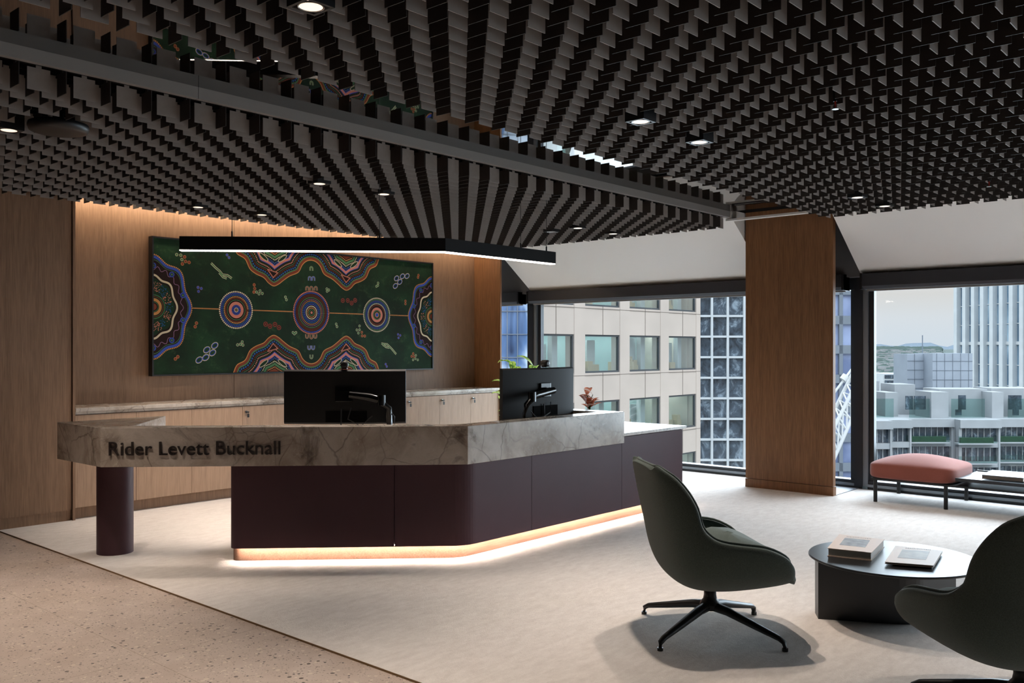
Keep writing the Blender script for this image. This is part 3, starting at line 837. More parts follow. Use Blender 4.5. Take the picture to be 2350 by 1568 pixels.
# ------------------------------------------------------------------ monitors on arms
def monitor(label, loc, ang, tilt, arm_to, flip):
    """ang: direction of the screen's back normal seen from above; local x along the width, -y = back (towards the public)"""
    r = thing('monitor', label, 'monitor', loc, ang, group='monitors on the reception desk')
    hw, z0, z1 = .43, .86-.72, 1.247-.72
    mb = MB(); n = 48
    f = lambda x: -.05*(x/hw)**2          # gentle curve: ends bend away from the viewer's side
    fr_, bk = [], []
    rings = []
    for i in range(n+1):
        x = -hw+2*hw*i/n; y = .05*(x/hw)**2
        edge = 1
        rings.append([(x, y-.028*edge, z0+.012), (x, y-.030*edge, z1-.012), (x, y-.012, z1), (x, y, z1), (x, y, z0), (x, y-.012, z0)])
    mb.rings(rings, sm=False)
    for i in range(n+1): pass
    obj('back_shell', mb, M['monitor'], r, local=True)
    sc_ = MB().rings([[(-hw+.008+2*(hw-.008)*i/n, .0012+.05*((-hw+.008+2*(hw-.008)*i/n)/hw)**2, z) for z in (z0+.014, z1-.008)] for i in range(n+1)], cap=False, closed=False)
    obj('screen', sc_, M['black_gloss'], r, local=True)
    obj('mount_plate', MB().box(-.062, .062, -.045, -.028, .30, .41), M['black_gloss'], r, local=True, bevel=.004)
    arm = obj('arm', MB().box(-.030, .050, -.075, -.045, .325, .375).tube([(.045, -.082, .352), (.19*flip+.0, -.105, .335 if flip > 0 else .325), (.27*flip, -.13, .315)], [.026, .029, .026], 12), M['black_gloss'], r, local=True)
    obj('joint', MB().tube([(.27*flip, -.13, .352), (.27*flip, -.13, .28)], [.030, .030], 14), M['black_gloss'], arm, local=True)
    obj('lower_arm', MB().tube([(.27*flip, -.13, .30), (.32*flip, -.12, .26), (.325*flip, -.09, .12), (.28*flip, -.06, .03)], [.024, .022, .022, .024], 10), M['black_gloss'], arm, local=True)
    obj('desk_clamp', MB().lathe([(.028, -.004), (.028, .05)], (.28*flip, -.06), 14), M['black'], r, local=True)
    pts = [(.31*flip, -.10, .26), (.36*flip, -.12, .20), (.36*flip, -.11, .12), (.30*flip, -.09, .06)]
    obj('cable', MB().tube(pts, .004, 6).tube([(.05, -.05, .26), (.03, -.06, .18), (.12*flip, -.07, .13), (.2*flip, -.06, .20)], .004, 6).tube([(-.02, -.04, .25), (-.02, -.045, .10)], .005, 6), M['black'], r, local=True)
    obj('port_recess', MB().box(-.13, .16, -.0305, -.0285, .155, .235), M['void'], r, local=True)
    return r
def webcam(label, loc, ang):
    r = thing('webcam', label, 'webcam', loc, ang)
    obj('body', MB().lathe([(.012, -.03), (.026, -.027), (.028, 0), (.026, .027), (.012, .03)], (0, 0), 20).xf(Matrix.Translation((0, -.01, .026)) @ Matrix.Rotation(PI/2, 4, 'X')), M['black'], r, local=True)
    obj('clip', MB().box(-.02, .02, -.042, .012, -.004, .003), M['black'], r, local=True)
# screen 1: along the angled front; screen 2: along the straight front
c1 = (1175-0)*0
def cam_pt(px, D): r_ = (px-1175)/2077*D; return (D*CO+r_*SI, D*SI-r_*CO)
m1 = cam_pt(791, 6.43)
monitor('wide black monitor seen from behind, in front of the painting', (m1[0], m1[1], .72), -PI/4, 0, None, 1)
monitor('wide black monitor seen from behind, in front of the window', (5.42, 4.50, .72), 0, 0, None, -1)
wc = cam_pt(791, 6.43)
webcam('small round webcam on top of the monitor before the painting', (m1[0], m1[1], 1.2545), -PI/4)
webcam('small round webcam on top of the monitor before the window', (5.45, 4.50, 1.2545), 0)

# ------------------------------------------------------------------ plants
def leaf(mb, base, d, L_, w, bend=.4, mi=0):
    """pointed leaf blade starting at base, heading d, bending down"""
    base = Vector(base); d = Vector(d).normalized()
    side = d.cross(Vector((0, 0, 1)))
    side = Vector((1, 0, 0)) if side.length < .05 else side.normalized()
    n = 7; L3, R3, C3 = [], [], []
    for i in range(n+1):
        s_ = i/n; p = base+d*L_*s_+Vector((0, 0, -bend*L_*s_*s_))
        hw = w*math.sin(PI*min(.999, s_*.93+.07))**.8*(1 if s_ < .99 else .05)
        up_ = Vector((0, 0, hw*.35))
        L3.append(p-side*hw+up_); R3.append(p+side*hw+up_); C3.append(p)
    vs = L3+C3+R3; m = n+1
    fs = [(i, i+1, m+i+1, m+i) for i in range(n)]+[(m+i, m+i+1, 2*m+i+1, 2*m+i) for i in range(n)]
    mb.add(vs, fs, mi, True)
def plant(name, label, loc, pot_r, pot_h, stems, mats, seed, leaf_len, leaf_w, spread, n_leaf, up=.5, bend=.5):
    rnd = random.Random(seed)
    r = thing(name, label, 'plant', loc)
    x, y, z = loc
    obj('pot', MB().lathe([(pot_r*.75, z), (pot_r, z+pot_h), (pot_r*.92, z+pot_h), (pot_r*.9, z+pot_h-.02), (.001, z+pot_h-.02)], (x, y), 28), M['pot'], r)
    obj('soil', MB().lathe([(pot_r*.88, z+pot_h-.03), (pot_r*.88, z+pot_h-.018)], (x, y), 20), M['soil'], r)
    for k in range(stems[0]):
        a_ = rnd.uniform(0, 2*PI); tip = Vector((x+math.cos(a_)*spread*rnd.uniform(.2, 1), y+math.sin(a_)*spread*rnd.uniform(.2, 1), z+pot_h+rnd.uniform(*stems[1])))
        b0 = Vector((x, y, z+pot_h-.02)); mid = (b0+tip)/2+Vector((0, 0, .05))
        obj('stem', MB().tube([b0, mid, tip], [.007, .006, .004], 6), M['leaf_dark'], r)
        for q in range(n_leaf):
            mb = MB(); s_ = .35+.65*q/max(1, n_leaf-1); base = b0.lerp(tip, s_)
            b_ = rnd.uniform(0, 2*PI)
            leaf(mb, base, (math.cos(b_), math.sin(b_), up+rnd.uniform(-.3, .6)), leaf_len*rnd.uniform(.7, 1.15), leaf_w*rnd.uniform(.8, 1.2), bend*rnd.uniform(.6, 1.2))
            obj('leaf', mb, rnd.choice(mats), r)
plant('potted_plant', 'bushy yellow-green leafed plant standing by the narrow window behind the desk', (7.70, 6.69, .006), .18, .42, (9, (.15, .86)), [M['leaf'], M['leaf_dark'], M['leaf']], 4, .29, .05, .26, 7, .7, .5)
plant('potted_plant', 'bronze and pale pink leafed plant on the desk beside the right monitor', (6.62, 4.93, .720), .075, .11, (4, (.06, .16)), [M['leaf_red'], M['leaf_red'], M['leaf_pale']], 9, .15, .032, .07, 4, .9, .35)
def hang_plant():
    pass

# ------------------------------------------------------------------ lounge chairs
def catmull(pts, m):
    out = []
    n = len(pts)
    for i in range(n-1):
        p0, p1, p2, p3 = (Vector(pts[max(0, i-1)]), Vector(pts[i]), Vector(pts[i+1]), Vector(pts[min(n-1, i+2)]))
        for k in range(m):
            t_ = k/m
            out.append(.5*((2*p1)+(p2-p0)*t_+(2*p0-5*p1+4*p2-p3)*t_*t_+(3*p1-p0-3*p2+p3)*t_**3))
    out.append(Vector(pts[-1])); return out
#          centreline x,z      rim x, z, half width
shell_st = [(.285, .320, .292, .326, .27), (.245, .296, .272, .400, .315), (.16, .280, .235, .447, .335), (.05, .268, .145, .489, .345), (-.06, .268, .035, .506, .345),
            (-.145, .285, -.055, .520, .34), (-.20, .33, -.105, .540, .33), (-.235, .41, -.145, .585, .312), (-.258, .51, -.165, .665, .30), (-.283, .62, -.20, .735, .28),
            (-.303, .72, -.245, .795, .25), (-.314, .79, -.285, .826, .215), (-.321, .83, -.306, .842, .175), (-.322, .842, -.316, .846, .165)]
def shell_pts():
    cl = catmull([(a[0], a[1], 0) for a in shell_st], 3); rm = catmull([(a[2], a[3], a[4]) for a in shell_st], 3)
    rows = []
    for c, r in zip(cl, rm):
        row = []
        for i in range(21):
            t_ = -1+2*i/20; s_ = abs(t_)**2.3
            yy = math.copysign(1-(1-abs(t_))**1.9, t_)
            row.append((c.x+(r.x-c.x)*s_, r.z*yy, c.y+(r.y-c.y)*s_))
        rows.append(row)
    return rows
def make_chair(label):
    r = thing('lounge_chair', label, 'lounge chair', group='swivel lounge chairs')
    rows = shell_pts()
    mb = MB(); mb.rings(rows, cap=False, closed=False)
    o = obj('shell', mb, M['chair'], r, local=True)
    so = o.modifiers.new('thickness', 'SOLIDIFY'); so.thickness = .034; so.offset = -1
    sb = o.modifiers.new('subdivision', 'SUBSURF'); sb.levels = sb.render_levels = 1
    rim = [row[0] for row in rows]+[tuple(p) for p in rows[-1][1:-1]]+[row[-1] for row in rows[::-1]]
    obj('piping', MB().tube(rim[::1], .0065, 6), M['chair'], r, local=True)
    # cushion: rounded slab, sloping down at the front
    cb = MB(); n = 36; m = 10
    def top(x): return .478-2.1*max(0, x-.1)**2-.26*max(0, .1-x)
    rings = []
    for i in range(m+1):
        ph = -PI/2+PI*i/m; rr = max(.001, math.cos(ph))**.35; hz = math.sin(ph)
        ring = []
        for k in range(n):
            a_ = 2*PI*k/n; ca, sa = math.cos(a_), math.sin(a_)
            sx_ = math.copysign(abs(ca)**.6, ca); sy_ = math.copysign(abs(sa)**.6, sa)
            x = .090+.295*sx_*rr; y = .285*sy_*rr*(1-.10*max(0, x))
            zt_ = top(x)+.014*(1-(rr*abs(sy_))**2); zb_ = top(x)-.095
            ring.append((x, y, (zt_+zb_)/2+(zt_-zb_)/2*math.copysign(abs(hz)**.7, hz)))
        rings.append(ring)
    cb.rings(rings); obj('seat_cushion', cb, M['chair'], r, local=True)
    obj('hub', MB().lathe([(.028, .115), (.052, .120), (.050, .150), (.034, .168), (.030, .19), (.030, .226), (.020, .23), (.020, .262)], (0, 0), 24).lathe([(.07, .258), (.07, .27)], (0, 0), 20), M['black'], r, local=True)
    for k in range(4):
        a_ = math.radians(36.6+90*k); u = Vector((math.cos(a_), math.sin(a_), 0))
        pts = [u*.02+Vector((0, 0, .135)), u*.10+Vector((0, 0, .125)), u*.25+Vector((0, 0, .088)), u*.375+Vector((0, 0, .058)), u*.40+Vector((0, 0, .044)), u*.405+Vector((0, 0, .018))]
        lg = obj('leg', MB().tube(pts, [.030, .026, .021, .016, .0145, .012], 10, flat=.8), M['black'], r, local=True)
        obj('foot', MB().lathe([(.014, .006), (.014, .02)], (u.x*.405, u.y*.405), 12), M['black_gloss'], lg, local=True)
    return r
ch1 = make_chair('sage charcoal swivel lounge chair seen side-on, in front of the desk end')
ch1.location = (3.975, 2.225, 0); ch1.rotation_euler = (0, 0, math.radians(-41))
ch2 = copy_tree(ch1)
ch2['label'] = 'sage charcoal lounge chair seen from behind, cut off by the right edge'
p = cam_pt(2346, 3.36)
ch2.location = (p[0], p[1], 0); ch2.rotation_euler = (0, 0, math.radians(41.58+7))

# ------------------------------------------------------------------ coffee table and books
tcx = 4.61*CO+1.942*SI; tcy = 4.61*SI-1.942*CO
tb = thing('coffee_table', 'round black coffee table with curved panel base', 'coffee table', (tcx, tcy, 0))
obj('top', MB().lathe([(.405, .322), (.411, .325), (.411, .331), (.408, .335)], (tcx, tcy), 72), M['tabletop'], tb)
def cr(R_, D_): return Vector((D_*CO+R_*SI, D_*SI-R_*CO))
b1, b2, b3 = cr(1.575, 4.655), cr(2.02, 4.545), cr(2.335, 4.76)
u = (b2-b1).normalized(); v_ = (b3-b2).normalized()
pts = [b1, b2-u*.10]
for k in range(1, 6): s_ = k/6; pts.append((1-s_)**2*(b2-u*.10)+2*s_*(1-s_)*b2+s_*s_*(b2+v_*.08))
pts += [b2+v_*.08, b3]
back = [cr(1.942+.36*math.cos(a_), 4.70+.24*math.sin(a_)) for a_ in [PI*k/12 for k in range(1, 12)]]
obj('base', MB().prism([tuple(q) for q in pts]+[tuple(q) for q in back], .006, .3215), M['tabletop'], tb)

def book(name, label, corners, z, h, cov, pic, textrow, lip=.004):
    """corners: front-left, front-right, back-right, back-left"""
    c = [Vector(q) for q in corners]; mid = sum(c, Vector((0, 0)))/4
    r = thing(name, label, 'book', (mid.x, mid.y, z))
    k = lambda f_: [tuple(mid+(q-mid)*f_) for q in c]
    obj('cover', MB().prism(k(1), z, z+.003).prism(k(1), z+h-.003, z+h), cov, r)
    obj('pages', MB().prism(k(.965), z+.003, z+h-.003), M['paper'], r)
    e1, e2 = c[1]-c[0], c[3]-c[0]
    def quad(a0, a1, b0, b1, dz): return MB().prism([tuple(c[0]+e1*a_+e2*b_) for a_, b_ in ((a0, b0), (a1, b0), (a1, b1), (a0, b1))], z+h, z+h+dz)
    if pic: obj('cover_picture', quad(.2, .8, .28, .78, .0006), pic, r)
    if textrow:
        mb = MB(); x = textrow[0]
        while x < textrow[1]:
            w_ = random.uniform(.012, .03)
            mb.prism([tuple(c[0]+e1*a_+e2*b_) for a_, b_ in ((x, .86), (x+w_, .86), (x+w_, .90), (x, .90))], z+h, z+h+.0005); x += w_+.02
        obj('title_print', mb, M['print'], r)
    return r
book('book', 'thick blush covered book on the coffee table, with pale landscape picture', [(4.532, 1.865), (4.576, 1.658), (4.943, 1.722), (4.932-.02, 1.955)], .3352, .042, M['cover'], M['photo'], (.22, .8))
book('book', 'thin grey booklet lying under the top booklet on the coffee table', [(4.56, 1.55), (4.62, 1.385), (4.95, 1.44), (4.93, 1.63)], .3352, .008, M['cover_dark'], None, None)
book('book', 'thin blush covered booklet on the coffee table, nearest the cut-off chair', [(4.522, 1.574), (4.60, 1.372), (4.972, 1.438), (4.935, 1.662)], .3437, .010, M['cover'], M['photo_warm'], (.25, .8))

# ------------------------------------------------------------------ bench by the window
bn = thing('bench', 'low window bench with coral cushion and black side table', 'bench', (8.62, 2.4, 0))
cb = MB(); n = 48; m = 14; rings = []
for i in range(m+1):
    ph = -PI/2+PI*i/m; rr = max(.0008, math.cos(ph))**.16; hz = math.sin(ph)
    ring = []
    for k in range(n):
        a_ = 2*PI*k/n; ca, sa = math.cos(a_), math.sin(a_)
        sx_ = math.copysign(abs(ca)**.34, ca); sy_ = math.copysign(abs(sa)**.34, sa)
        x = 8.64+.355*sx_*rr; y = 2.685+.375*sy_*rr
        dome = .075*(1-(rr*sx_)**2)*(1-(rr*sy_)**2)
        ring.append((x, y, (.295+.075*math.copysign(abs(hz)**.35, hz)) if hz < 0 else .295+(.065)*abs(hz)**.35+dome))
    rings.append(ring)
for ti in range(1, 6):
    f_ = 1-ti/6
    rings.append([(8.64+(q[0]-8.64)*f_, 2.685+(q[1]-2.685)*f_, .36+.075*(1-((q[0]-8.64)*f_/.355)**2)*(1-((q[1]-2.685)*f_/.375)**2)) for q in rings[m-1]])
del rings[m]
cb.rings(rings); obj('seat_cushion', cb, M['coral'], bn)
obj('frame', MB().box(8.31, 8.97, 1.28, 3.02, .205, .222), M['black'], bn)
obj('side_table_top', MB().box(8.30, 8.985, 1.26, 2.30, .262, .280).box(8.30, 8.312, 1.26, 2.30, .28, .290).box(8.973, 8.985, 1.26, 2.30, .28, .290), M['tabletop'], bn)
for x, y in ((8.335, 2.985), (8.95, 2.985), (8.335, 2.385), (8.95, 2.385), (8.335, 1.32), (8.95, 1.32)):
    obj('leg', MB().lathe([(.017, .006), (.017, .262 if y < 2 else .206)], (x, y), 16), M['black'], bn)
book('book', 'black hardback book lying on the bench side table by the window', [(8.39, 2.12), (8.40, 1.80), (8.80, 1.81), (8.78, 2.13)], .2905, .035, M['cover_dark'], None, None)

# ------------------------------------------------------------------ the city outside
def bmat(name, col, rough=.8, var=.06, vs=.4): return flat(name, col, rough, 0, .3, var, vs)
G = {}
G['stone'] = bmat('precast_beige', S(194, 180, 169))
G['joint'] = bmat('panel_joint', S(120, 110, 102))
G['frame'] = bmat('office_window_frame', S(74, 78, 82), .5)
t = NT('office_window_glass'); v = t.coords((.22, .22, .35))
t.color(t.ramp(t.noise(v, 1.4, 4, .6), (.35, S(70, 88, 92)), (.5, S(128, 150, 150)), (.62, S(168, 184, 180))))
t.b.inputs['Roughness'].default_value = .12; G['oglass'] = t.m
G['opane'] = glass('office_pane', (.90, .94, .94, 1), .26)
G['room'] = bmat('office_room_wall', S(158, 178, 180))
G['tube'] = emit('office_ceiling_light', (.86, 1.0, .96), 9)
t = NT('tower_glass_blue'); v = t.coords((1, 1, .5))
t.color(t.ramp(t.noise(v, .5, 3, .6, 1.2), (.36, S(38, 54, 84)), (.5, S(96, 124, 166)), (.60, S(186, 204, 224))))  # cloudy ramp paints blue and white reflections into the glass colour
t.b.inputs['Roughness'].default_value = .08; G['blue'] = t.m
t = NT('tower_glass_dark'); v = t.coords((1, 1, .8))
t.color(t.ramp(t.noise(v, .55, 5, .7, .8), (.36, S(40, 48, 56)), (.55, S(74, 86, 98)), (.70, S(150, 166, 178))))
t.b.inputs['Roughness'].default_value = .12; G['dglass'] = t.m
t = NT('tower_glass_lilac'); v = t.coords()
t.color(t.ramp(t.noise(v, .25, 3), (.4, S(110, 124, 160)), (.6, S(158, 172, 206))))
t.b.inputs['Roughness'].default_value = .1; G['lilac'] = t.m
t = NT('ribbed_tower_glass'); v = t.coords((.2, .2, .06))
t.color(t.ramp(t.noise(v, 1.0, 4, .6), (.36, S(76, 98, 118)), (.55, S(122, 148, 168)), (.68, S(176, 198, 212))))
t.b.inputs['Roughness'].default_value = .15; G['rglass'] = t.m
G['white'] = bmat('white_facade', S(196, 200, 202))
G['grey'] = bmat('grey_cladding', S(160, 168, 178))
G['pale'] = bmat('pale_concrete', S(166, 170, 173))
G['slate'] = bmat('slate_grid', S(120, 128, 138))
G['steel'] = bmat('crane_white_steel', S(214, 216, 216), .5)
G['hedge'] = bmat('balcony_hedge', S(62, 92, 66), .9, .3, 3)
G['ground'] = bmat('city_ground', S(84, 96, 94), .95, .25, .01)  # far tones from here to the hills carry distance haze in their colour
G['tree'] = bmat('far_trees', S(60, 76, 72), .95, .2, .02)
G['hill'] = bmat('far_hills', S(92, 106, 118), .95, .08, .002)
G['roof'] = bmat('far_roofs', S(150, 152, 154), .9, .1, .01)
G['box'] = bmat('cardboard', S(190, 170, 140))

# beige office block across the street: face on Y = 29
ofc = thing('office_building', 'beige precast office block with square windows, outside the wide window', 'building', (42, 35, -60))
cols = [(34.585, 37.601), (38.546, 41.771), (42.715, 45.951), (46.869, 50.091)]
rowz = [(3.65, 5.70), (.06, 2.12), (-3.53, -1.47), (-7.12, -5.06), (-10.7, -8.65), (7.24, 9.29)]
zs = sorted(rowz)
wall = MB()
xs_ = [33.0]+[q for c_ in cols for q in c_]+[50.6]
for i in range(0, len(xs_), 2): wall.box(xs_[i], xs_[i+1], 29, 29.6, -60, 20)
zz = [-60]+[q for r_ in zs for q in r_]+[20]
for a, b in cols:
    for i in range(0, len(zz), 2): wall.box(a, b, 29.02, 29.6, zz[i], zz[i+1])
wall.box(33, 50.6, 33.5, 46, -60, 20).box(33, 33.6, 29.6, 33.5, -60, 20).box(50.0, 50.6, 29.6, 33.5, -60, 20)
rooms = MB(); rw = random.Random(5); stock = MB(); boards = MB()
for z0, z1 in zs: rooms.box(33.6, 50, 29.6, 33.5, z0-1.2, z0-.05).box(33.6, 50, 33.3, 33.49, z0-.05, z1+.2)
for a, b in cols:
    for z0, z1 in zs:
        x = a+rw.uniform(.1, .5)
        for _ in range(rw.randint(2, 4)):
            w_ = rw.uniform(.4, .7); h_ = rw.uniform(.35, .6); d_ = rw.uniform(29.7, 30.2)
            stock.box(x, x+w_, d_, d_+.5, z0-.05, z0-.05+h_)
            if rw.random() < .5: stock.box(x+.1, x+w_-.05, d_+.05, d_+.45, z0-.05+h_, z0+h_+.25)
            x += w_+.05
            if x > b-1: break
        x = rw.uniform(a+1.2, b-1.0); boards.box(x, x+rw.uniform(.4, 1.4), 30.4, 30.5, z0-.05, z0+rw.uniform(1.2, 2.1))
        if rw.random() < .6: boards.box(b-.75, b-.3, 29.9, 30.2, z0-.05, z1+.2)
obj('rooms', rooms, G['room'], ofc)
lm = MB()
for z0, z1 in zs: lm.box(33.7, 49.9, 30.6, 30.9, z1+.12, z1+.16).box(33.7, 49.9, 32.2, 32.5, z1+.12, z1+.16)
obj('ceiling_lights', lm, G['tube'], ofc)
obj('stored_boxes', stock, G['box'], ofc)
obj('white_boards', boards, G['white'], ofc)
obj('wall', wall, G['stone'], ofc)
jm = MB()
for a, b in cols:
    for i in range(2, len(zz)-2, 2): jm.box((a+b)/2-.015, (a+b)/2+.015, 29.005, 29.03, zz[i], zz[i+1])
for i, (z0, z1) in enumerate(zs): jm.box(33, 50.6, 28.995, 29.01, z0-.14, z0-.11)
obj('panel_joints', jm, G['joint'], ofc)
for a, b in cols:
    for z0, z1 in zs:
        w = obj('window', MB().box(a, a+.09, 29.08, 29.2, z0, z1).box(b-.09, b, 29.08, 29.2, z0, z1).box(a+.09, b-.09, 29.08, 29.2, z0, z0+.1).box(a+.09, b-.09, 29.08, 29.2, z1-.1, z1), G['frame'], ofc)
        obj('pane', MB().box(a+.09, b-.09, 29.14, 29.15, z0+.1, z1-.1), G['opane'], w)

def cbox(mb, R0, R1, D0, D1, z0, z1, mi=0):
    """upright box in a frame turned to the street grid of the far blocks"""
    return mb.prism([tuple(cr(R0, D0)), tuple(cr(R1, D0)), tuple(cr(R1, D1)), tuple(cr(R0, D1))], z0, z1, mi)

# glass tower with white grid behind the beige block
gt = thing('glass_tower', 'dark glass apartment tower with white grid, between beige block and column', 'building', (*cr(29, 125), -60))
obj('glazing', cbox(MB(), 20, 40, 120.3, 150, -60, 40), G['dglass'], gt)
g_m = MB()
for k in range(-8, 12): cbox(g_m, 20, 40, 119.9, 120.4, 1.4+k*2.73-.22+1.6, 1.4+k*2.73+1.6+.05)
for R_ in (20, 22.2, 24.7, 26.5, 28.6, 30.8, 33, 35.2, 37.4, 39.8): cbox(g_m, R_-.14, R_+.14, 119.85, 120.4, -60, 40)
obj('white_grid', g_m, G['white'], gt)
# blue tower beyond the narrow pane at left
bt = thing('glass_tower', 'blue mirrored glass tower seen in the narrow window beside the niche', 'building', (*cr(-6, 39), -60))
obj('glazing', cbox(MB(), -14, .66, 37.2, 42, -60, 40), G['blue'], bt)
g_m = MB()
for k in range(-12, 14): cbox(g_m, -14, .66, 37.15, 37.22, 1.0+k*.95, 1.03+k*.95)
for k in range(11): cbox(g_m, -3.99+k*.42, -3.96+k*.42, 37.15, 37.22, -60, 40)
obj('mullion_grid', g_m, G['slate'], bt)
# lilac tower right of the column
lt_ = thing('glass_tower', 'lilac glass tower with grey grid seen just right of the column', 'building', (*cr(27, 85), -60))
obj('glazing', cbox(MB(), 26, 30.6, 80.2, 88, -60, 40), G['lilac'], lt_)
g_m = MB()
for k in range(-10, 12): cbox(g_m, 26, 30.7, 79.9, 80.25, 1.4+k*2.6-.5, 1.4+k*2.6+.25)
for k in range(4): cbox(g_m, 26.1+k*1.48-.16, 26.1+k*1.48+.16, 79.9, 80.25, -60, 40)
obj('slate_grid', g_m, G['slate'], lt_)
# construction crane jib in front of it
cn = thing('crane', 'white lattice crane jib outside, right of the column', 'crane', (*cr(19.3, 54), -40))
def cpt(px, py, D_):
    r_ = (px-1175)/2077*D_; q = cr(r_, D_); return Vector((q.x, q.y, 1.4-(py-799)/2077*D_))
A0, A1 = cpt(1880, 1050, 54), cpt(1990, 830, 54); B0, B1 = cpt(1880, 1130, 54), cpt(2006, 845, 54)
off_ = Vector((SI*-.0+CO*1.3, SI*1.3, 0))
mb = MB().tube([A0, A1], .11, 6).tube([B0, B1], .11, 6).tube([A0+off_, A1+off_], .11, 6)
for i in range(12):
    f0, f1 = i/12, (i+1)/12
    mb.tube([A0.lerp(A1, f0), B0.lerp(B1, f1)], .055, 5).tube([B0.lerp(B1, f0), A0.lerp(A1, f1)], .055, 5)
    mb.tube([A0.lerp(A1, f0)+off_, B0.lerp(B1, f1)], .055, 5).tube([A0.lerp(A1, f0), A0.lerp(A1, f1)+off_], .055, 5)
obj('jib', mb, G['steel'], cn)
obj('stay_cable', MB().tube([cpt(1875, 955, 54), cpt(1990, 800, 54)], .07, 6).tube([cpt(1934, 872, 54), cpt(1942, 862, 54)], .22, 8), G['steel'], cn)
obj('mast', MB().tube([B0, B0+Vector((0, 0, -30))], .6, 8), G['steel'], cn)

# white ribbed tower at the right edge
rt = thing('ribbed_tower', 'white ribbed office tower with tall windows at the right edge', 'building', (*cr(132, 231), -60))
p_a = cr(119, 242); p_b = cr(123.2, 202.4); du = (p_b-p_a).normalized(); dn = Vector((du.y, -du.x))
if dn.dot(cr(0, 1)) > 0: dn = -dn
q_ = lambda s_, d_: tuple(p_a+du*s_*2.2+dn*d_*2.2)
obj('glazing', MB().prism([q_(0, -.3), q_(24, -.3), q_(24, -16), q_(0, -16)], -60, 45), G['rglass'], rt)
rb = MB()
for k in range(15):
    s_ = k*1.72
    rb.prism([q_(s_-.32, .25), q_(s_+.32, .25), q_(s_+.32, -.4), q_(s_-.32, -.4)], -60, 45)
obj('ribs', rb, G['white'], rt)
rb = MB()
for k in range(-6, 9): rb.prism([q_(-.3, -.15), q_(24, -.15), q_(24, -.35), q_(-.3, -.35)], 2.2+k*15.2, 2.2+k*15.2+.8)
for k in range(-16, 20): rb.prism([q_(-.3, -.22), q_(24, -.22), q_(24, -.35), q_(-.3, -.35)], 2.2+k*5.07, 2.2+k*5.07+.2)
obj('floor_bands', rb, G['white'], rt)

# apartment block below the skyline, with plant room
KA = 2.2
ap = thing('apartment_building', 'pale grey apartment block with glass balconies, below the skyline', 'building', (*cr(31.5*KA, 70*KA), -60))
def abox(mb, R0, R1, D0, D1, z0, z1): return cbox(mb, R0*KA, R1*KA, D0*KA, D1*KA, 1.4+(z0-1.4)*KA, 1.4+(z1-1.4)*KA)
obj('plant_room', abox(abox(MB(), 31.6, 34.6, 68, 71, -6, 1.0), 30.35, 32.3, 69.5, 72, -6, .95), G['grey'], ap)
pj = MB()
for k in range(5): abox(pj, 31.6, 34.6, 67.97, 68.0, -2.4+k*.7, -2.37+k*.7); abox(pj, 30.35, 31.6, 69.46, 69.5, -2.4+k*.7, -2.37+k*.7)
for k in range(5): abox(pj, 31.9+k*.6, 31.92+k*.6, 67.97, 68.0, -6, 1.0)
abox(pj, 30.9, 30.92, 69.46, 69.5, -6, .95)
obj('cladding_joints', pj, G['slate'], ap)
q = cr(32.2*KA, 71*KA)
obj('antenna', MB().tube([Vector((q.x, q.y, .5)), Vector((q.x, q.y, 1.4+1.0*KA))], .09, 6), G['slate'], ap)
ter = MB()
for R0, R1, D_, z1 in ((24.4, 25.6, 65, -1.6), (26.4, 27.3, 64, -1.75), (26.3, 27.2, 67, -1.05), (27.9, 29.4, 66, -1.25), (29.0, 30.2, 62.6, -1.65), (30.2, 33.6, 64, -1.5),
                       (33.2, 34.0, 62.6, -1.65), (33.9, 37.2, 64, -1.45), (36.6, 37.6, 62.6, -1.7)):
    abox(ter, R0, R1, D_, D_+2.5, -4.5, z1)
obj('roof_terrace_walls', ter, G['pale'], ap)
tg = MB()
for R0, R1, D_ in ((25.1, 26.4, 62.6), (27.4, 28.8, 62.4), (30.3, 32.6, 62.4), (34.2, 35.9, 62.4)): abox(tg, R0, R1, D_, D_+.05, -3.4, -2.1)
obj('terrace_glass', tg, M['balglass'], ap)
td = MB()
for R0, R1, z0, z1 in ((27.5, 28.0, -2.9, -1.95), (28.1, 28.9, -2.9, -1.95), (31.2, 31.7, -2.9, -1.9), (34.7, 35.6, -2.9, -1.9), (31.0, 31.4, -3.3, -2.9), (35.0, 35.4, -3.3, -2.9)):
    abox(td, R0, R1, 63.2, 63.3, z0, z1)
obj('terrace_doors', td, G['dglass'], ap)
body = MB()
FHT = 1.34
floors = [-4.0-FHT*k for k in range(9)]
secs = [(23.5, 25.3, 60.3), (25.3, 27.0, 61.2), (27.0, 30.2, 62.0), (30.2, 33.0, 61.2), (33.0, 36.0, 62.0), (36.0, 39.2, 61.2)]
for R0, R1, D_ in secs:
    abox(body, R0, R1, D_-.25, D_+9, -4.0, -3.45)
    for z in floors:
        abox(body, R0, R1, D_, D_+9, z-FHT, z-.95)
        abox(body, R0, R1, D_+.4, D_+9, z-.95, z)
        abox(body, R0, R0+.2, D_-.05, D_+.5, z-FHT, z); abox(body, R1-.12, R1, D_-.05, D_+.5, z-FHT, z)
    abox(body, R0, R1, D_, D_+9, -28, floors[-1]-FHT)
obj('wall', body, G['pale'], ap)
for R0, R1, D_ in secs:
    for z in floors:
        w = obj('window', abox(MB(), R0+.2, R1-.12, D_+.3, D_+.38, z-.93, z-.03), G['dglass'], ap)
        bars = MB(); n_ = max(3, int((R1-R0)/.42))
        for k in range(1, n_): x = R0+.2+(R1-R0-.32)*k/n_; abox(bars, x-.018, x+.018, D_+.25, D_+.31, z-.93, z-.03)
        obj('window_bars', bars, G['white'], w)
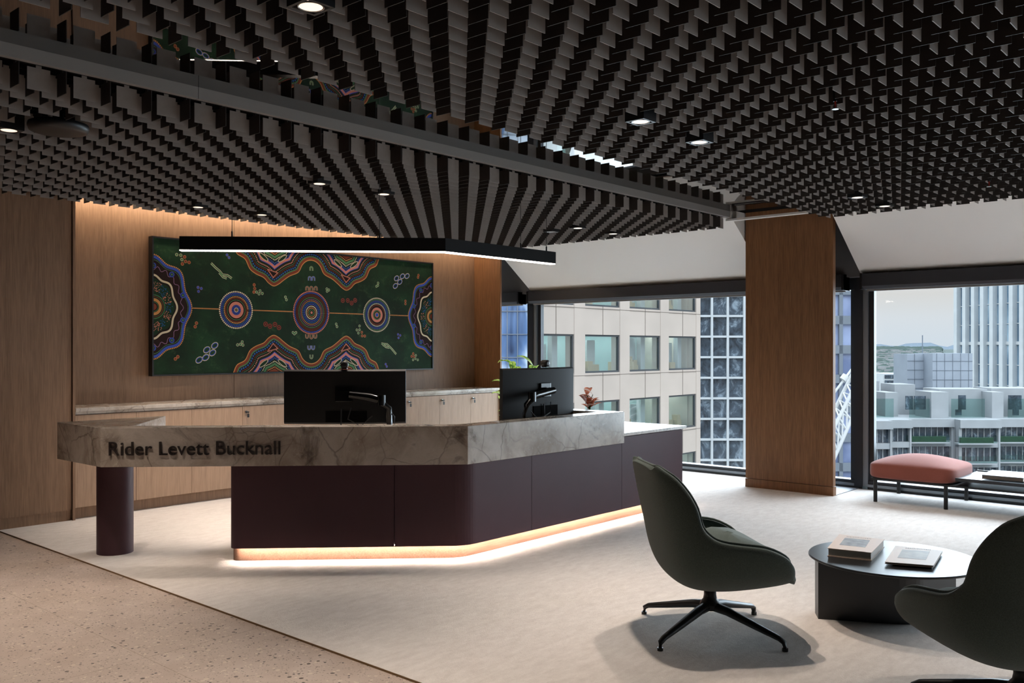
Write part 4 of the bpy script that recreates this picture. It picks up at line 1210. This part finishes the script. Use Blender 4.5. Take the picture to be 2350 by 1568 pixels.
for R0, R1, D_ in secs[2:]:
    for k, z in enumerate(floors[:4]):
        b_ = obj('balcony', abox(MB(), R0-.3, R1-.5, D_-.6, D_, z-1.08, z-.98), G['pale'], ap)
        obj('balustrade', abox(MB(), R0-.3, R1-.5, D_-.6, D_-.57, z-.98, z-.52), M['balglass'], b_)
        if k == 0: obj('hedge', abox(MB(), R0-.1, R1-.7, D_-.5, D_-.3, z-.98, z-.62), G['hedge'], b_)

# far ground, suburb, hills
def far_mesh(name, mb, mat, label, cat, kind='stuff'):
    o = obj(name, mb, mat); tag(o, label, cat, kind=kind); return o
gr = MB(); gz = lambda D_: -60+(0 if D_ < 1500 else 52*((D_-1500)/4500)**.85)
rows = []
for D_ in (20, 1500, 1900, 2500, 3200, 4000, 5000, 6000): rows.append([(*cr(R_*max(1, D_/1500), D_), gz(D_)) for R_ in (-900, 0, 600, 1200, 1800)])
gr.rings(rows, cap=False, closed=False, sm=False)
o = obj('ground_city', gr, G['ground']); o['kind'] = 'structure'
rnd = random.Random(11); tr = MB()
for _ in range(3200):
    D_ = 330+5300*rnd.random()**1.1; R_ = D_*rnd.uniform(.38, .47); q = cr(R_, D_); s_ = rnd.uniform(4, 8)*(1+D_/2400); z_ = gz(D_)
    n_ = 7; tr.rings([[(q.x+rr*s_*1.5*math.cos(2*PI*k/n_+rr), q.y+rr*s_*1.5*math.sin(2*PI*k/n_+rr), z_+h_*s_*.8) for k in range(n_)] for rr, h_ in ((.9, 0), (1.0, .5), (.75, .95), (.2, 1.25))])
far_mesh('suburb_trees', tr, G['tree'], 'grey-green tree canopy of the suburb far beyond the window', 'trees')
rf_ = MB()
for _ in range(900):
    D_ = 330+4000*rnd.random()**1.2; R_ = D_*rnd.uniform(.38, .47); w_ = rnd.uniform(5, 15)*(1+D_/2600); h_ = rnd.uniform(4, 9)*(1+D_/2600)
    cbox(rf_, R_, R_+w_, D_, D_+w_*.8, gz(D_), gz(D_)+h_)
far_mesh('suburb_houses', rf_, G['roof'], 'tiny pale houses scattered in the far suburb', 'houses')
ob = thing('office_block', 'small white office block with dark glass bands in the far suburb', 'building', (*cr(255, 610), -60))
obj('wall', cbox(MB(), 246, 264, 600, 620, -60, -15.5), G['white'], ob)
for k in range(3): obj('window_band', cbox(MB(), 247, 263, 599.5, 600, -26+k*3.6, -23.6+k*3.6), G['dglass'], ob)
hl = MB(); rings = []
for D_, hh in ((6100, 0), (7200, .6), (8600, 1.0), (9600, .9), (11000, 0)):
    row = []
    for k in range(61):
        R_ = (.05+.55*k/60)*D_; q = cr(R_, D_)
        row.append((q.x, q.y, -12+hh*(50+16*math.sin(k*.9)+8*math.sin(k*2.1+1)+4*math.sin(k*4.9))))
    rings.append(row)
hl.rings(rings, cap=False, closed=False)
o = obj('hills', hl, G['hill']); tag(o, 'hazy low hills on the horizon beyond the suburb', 'hills')
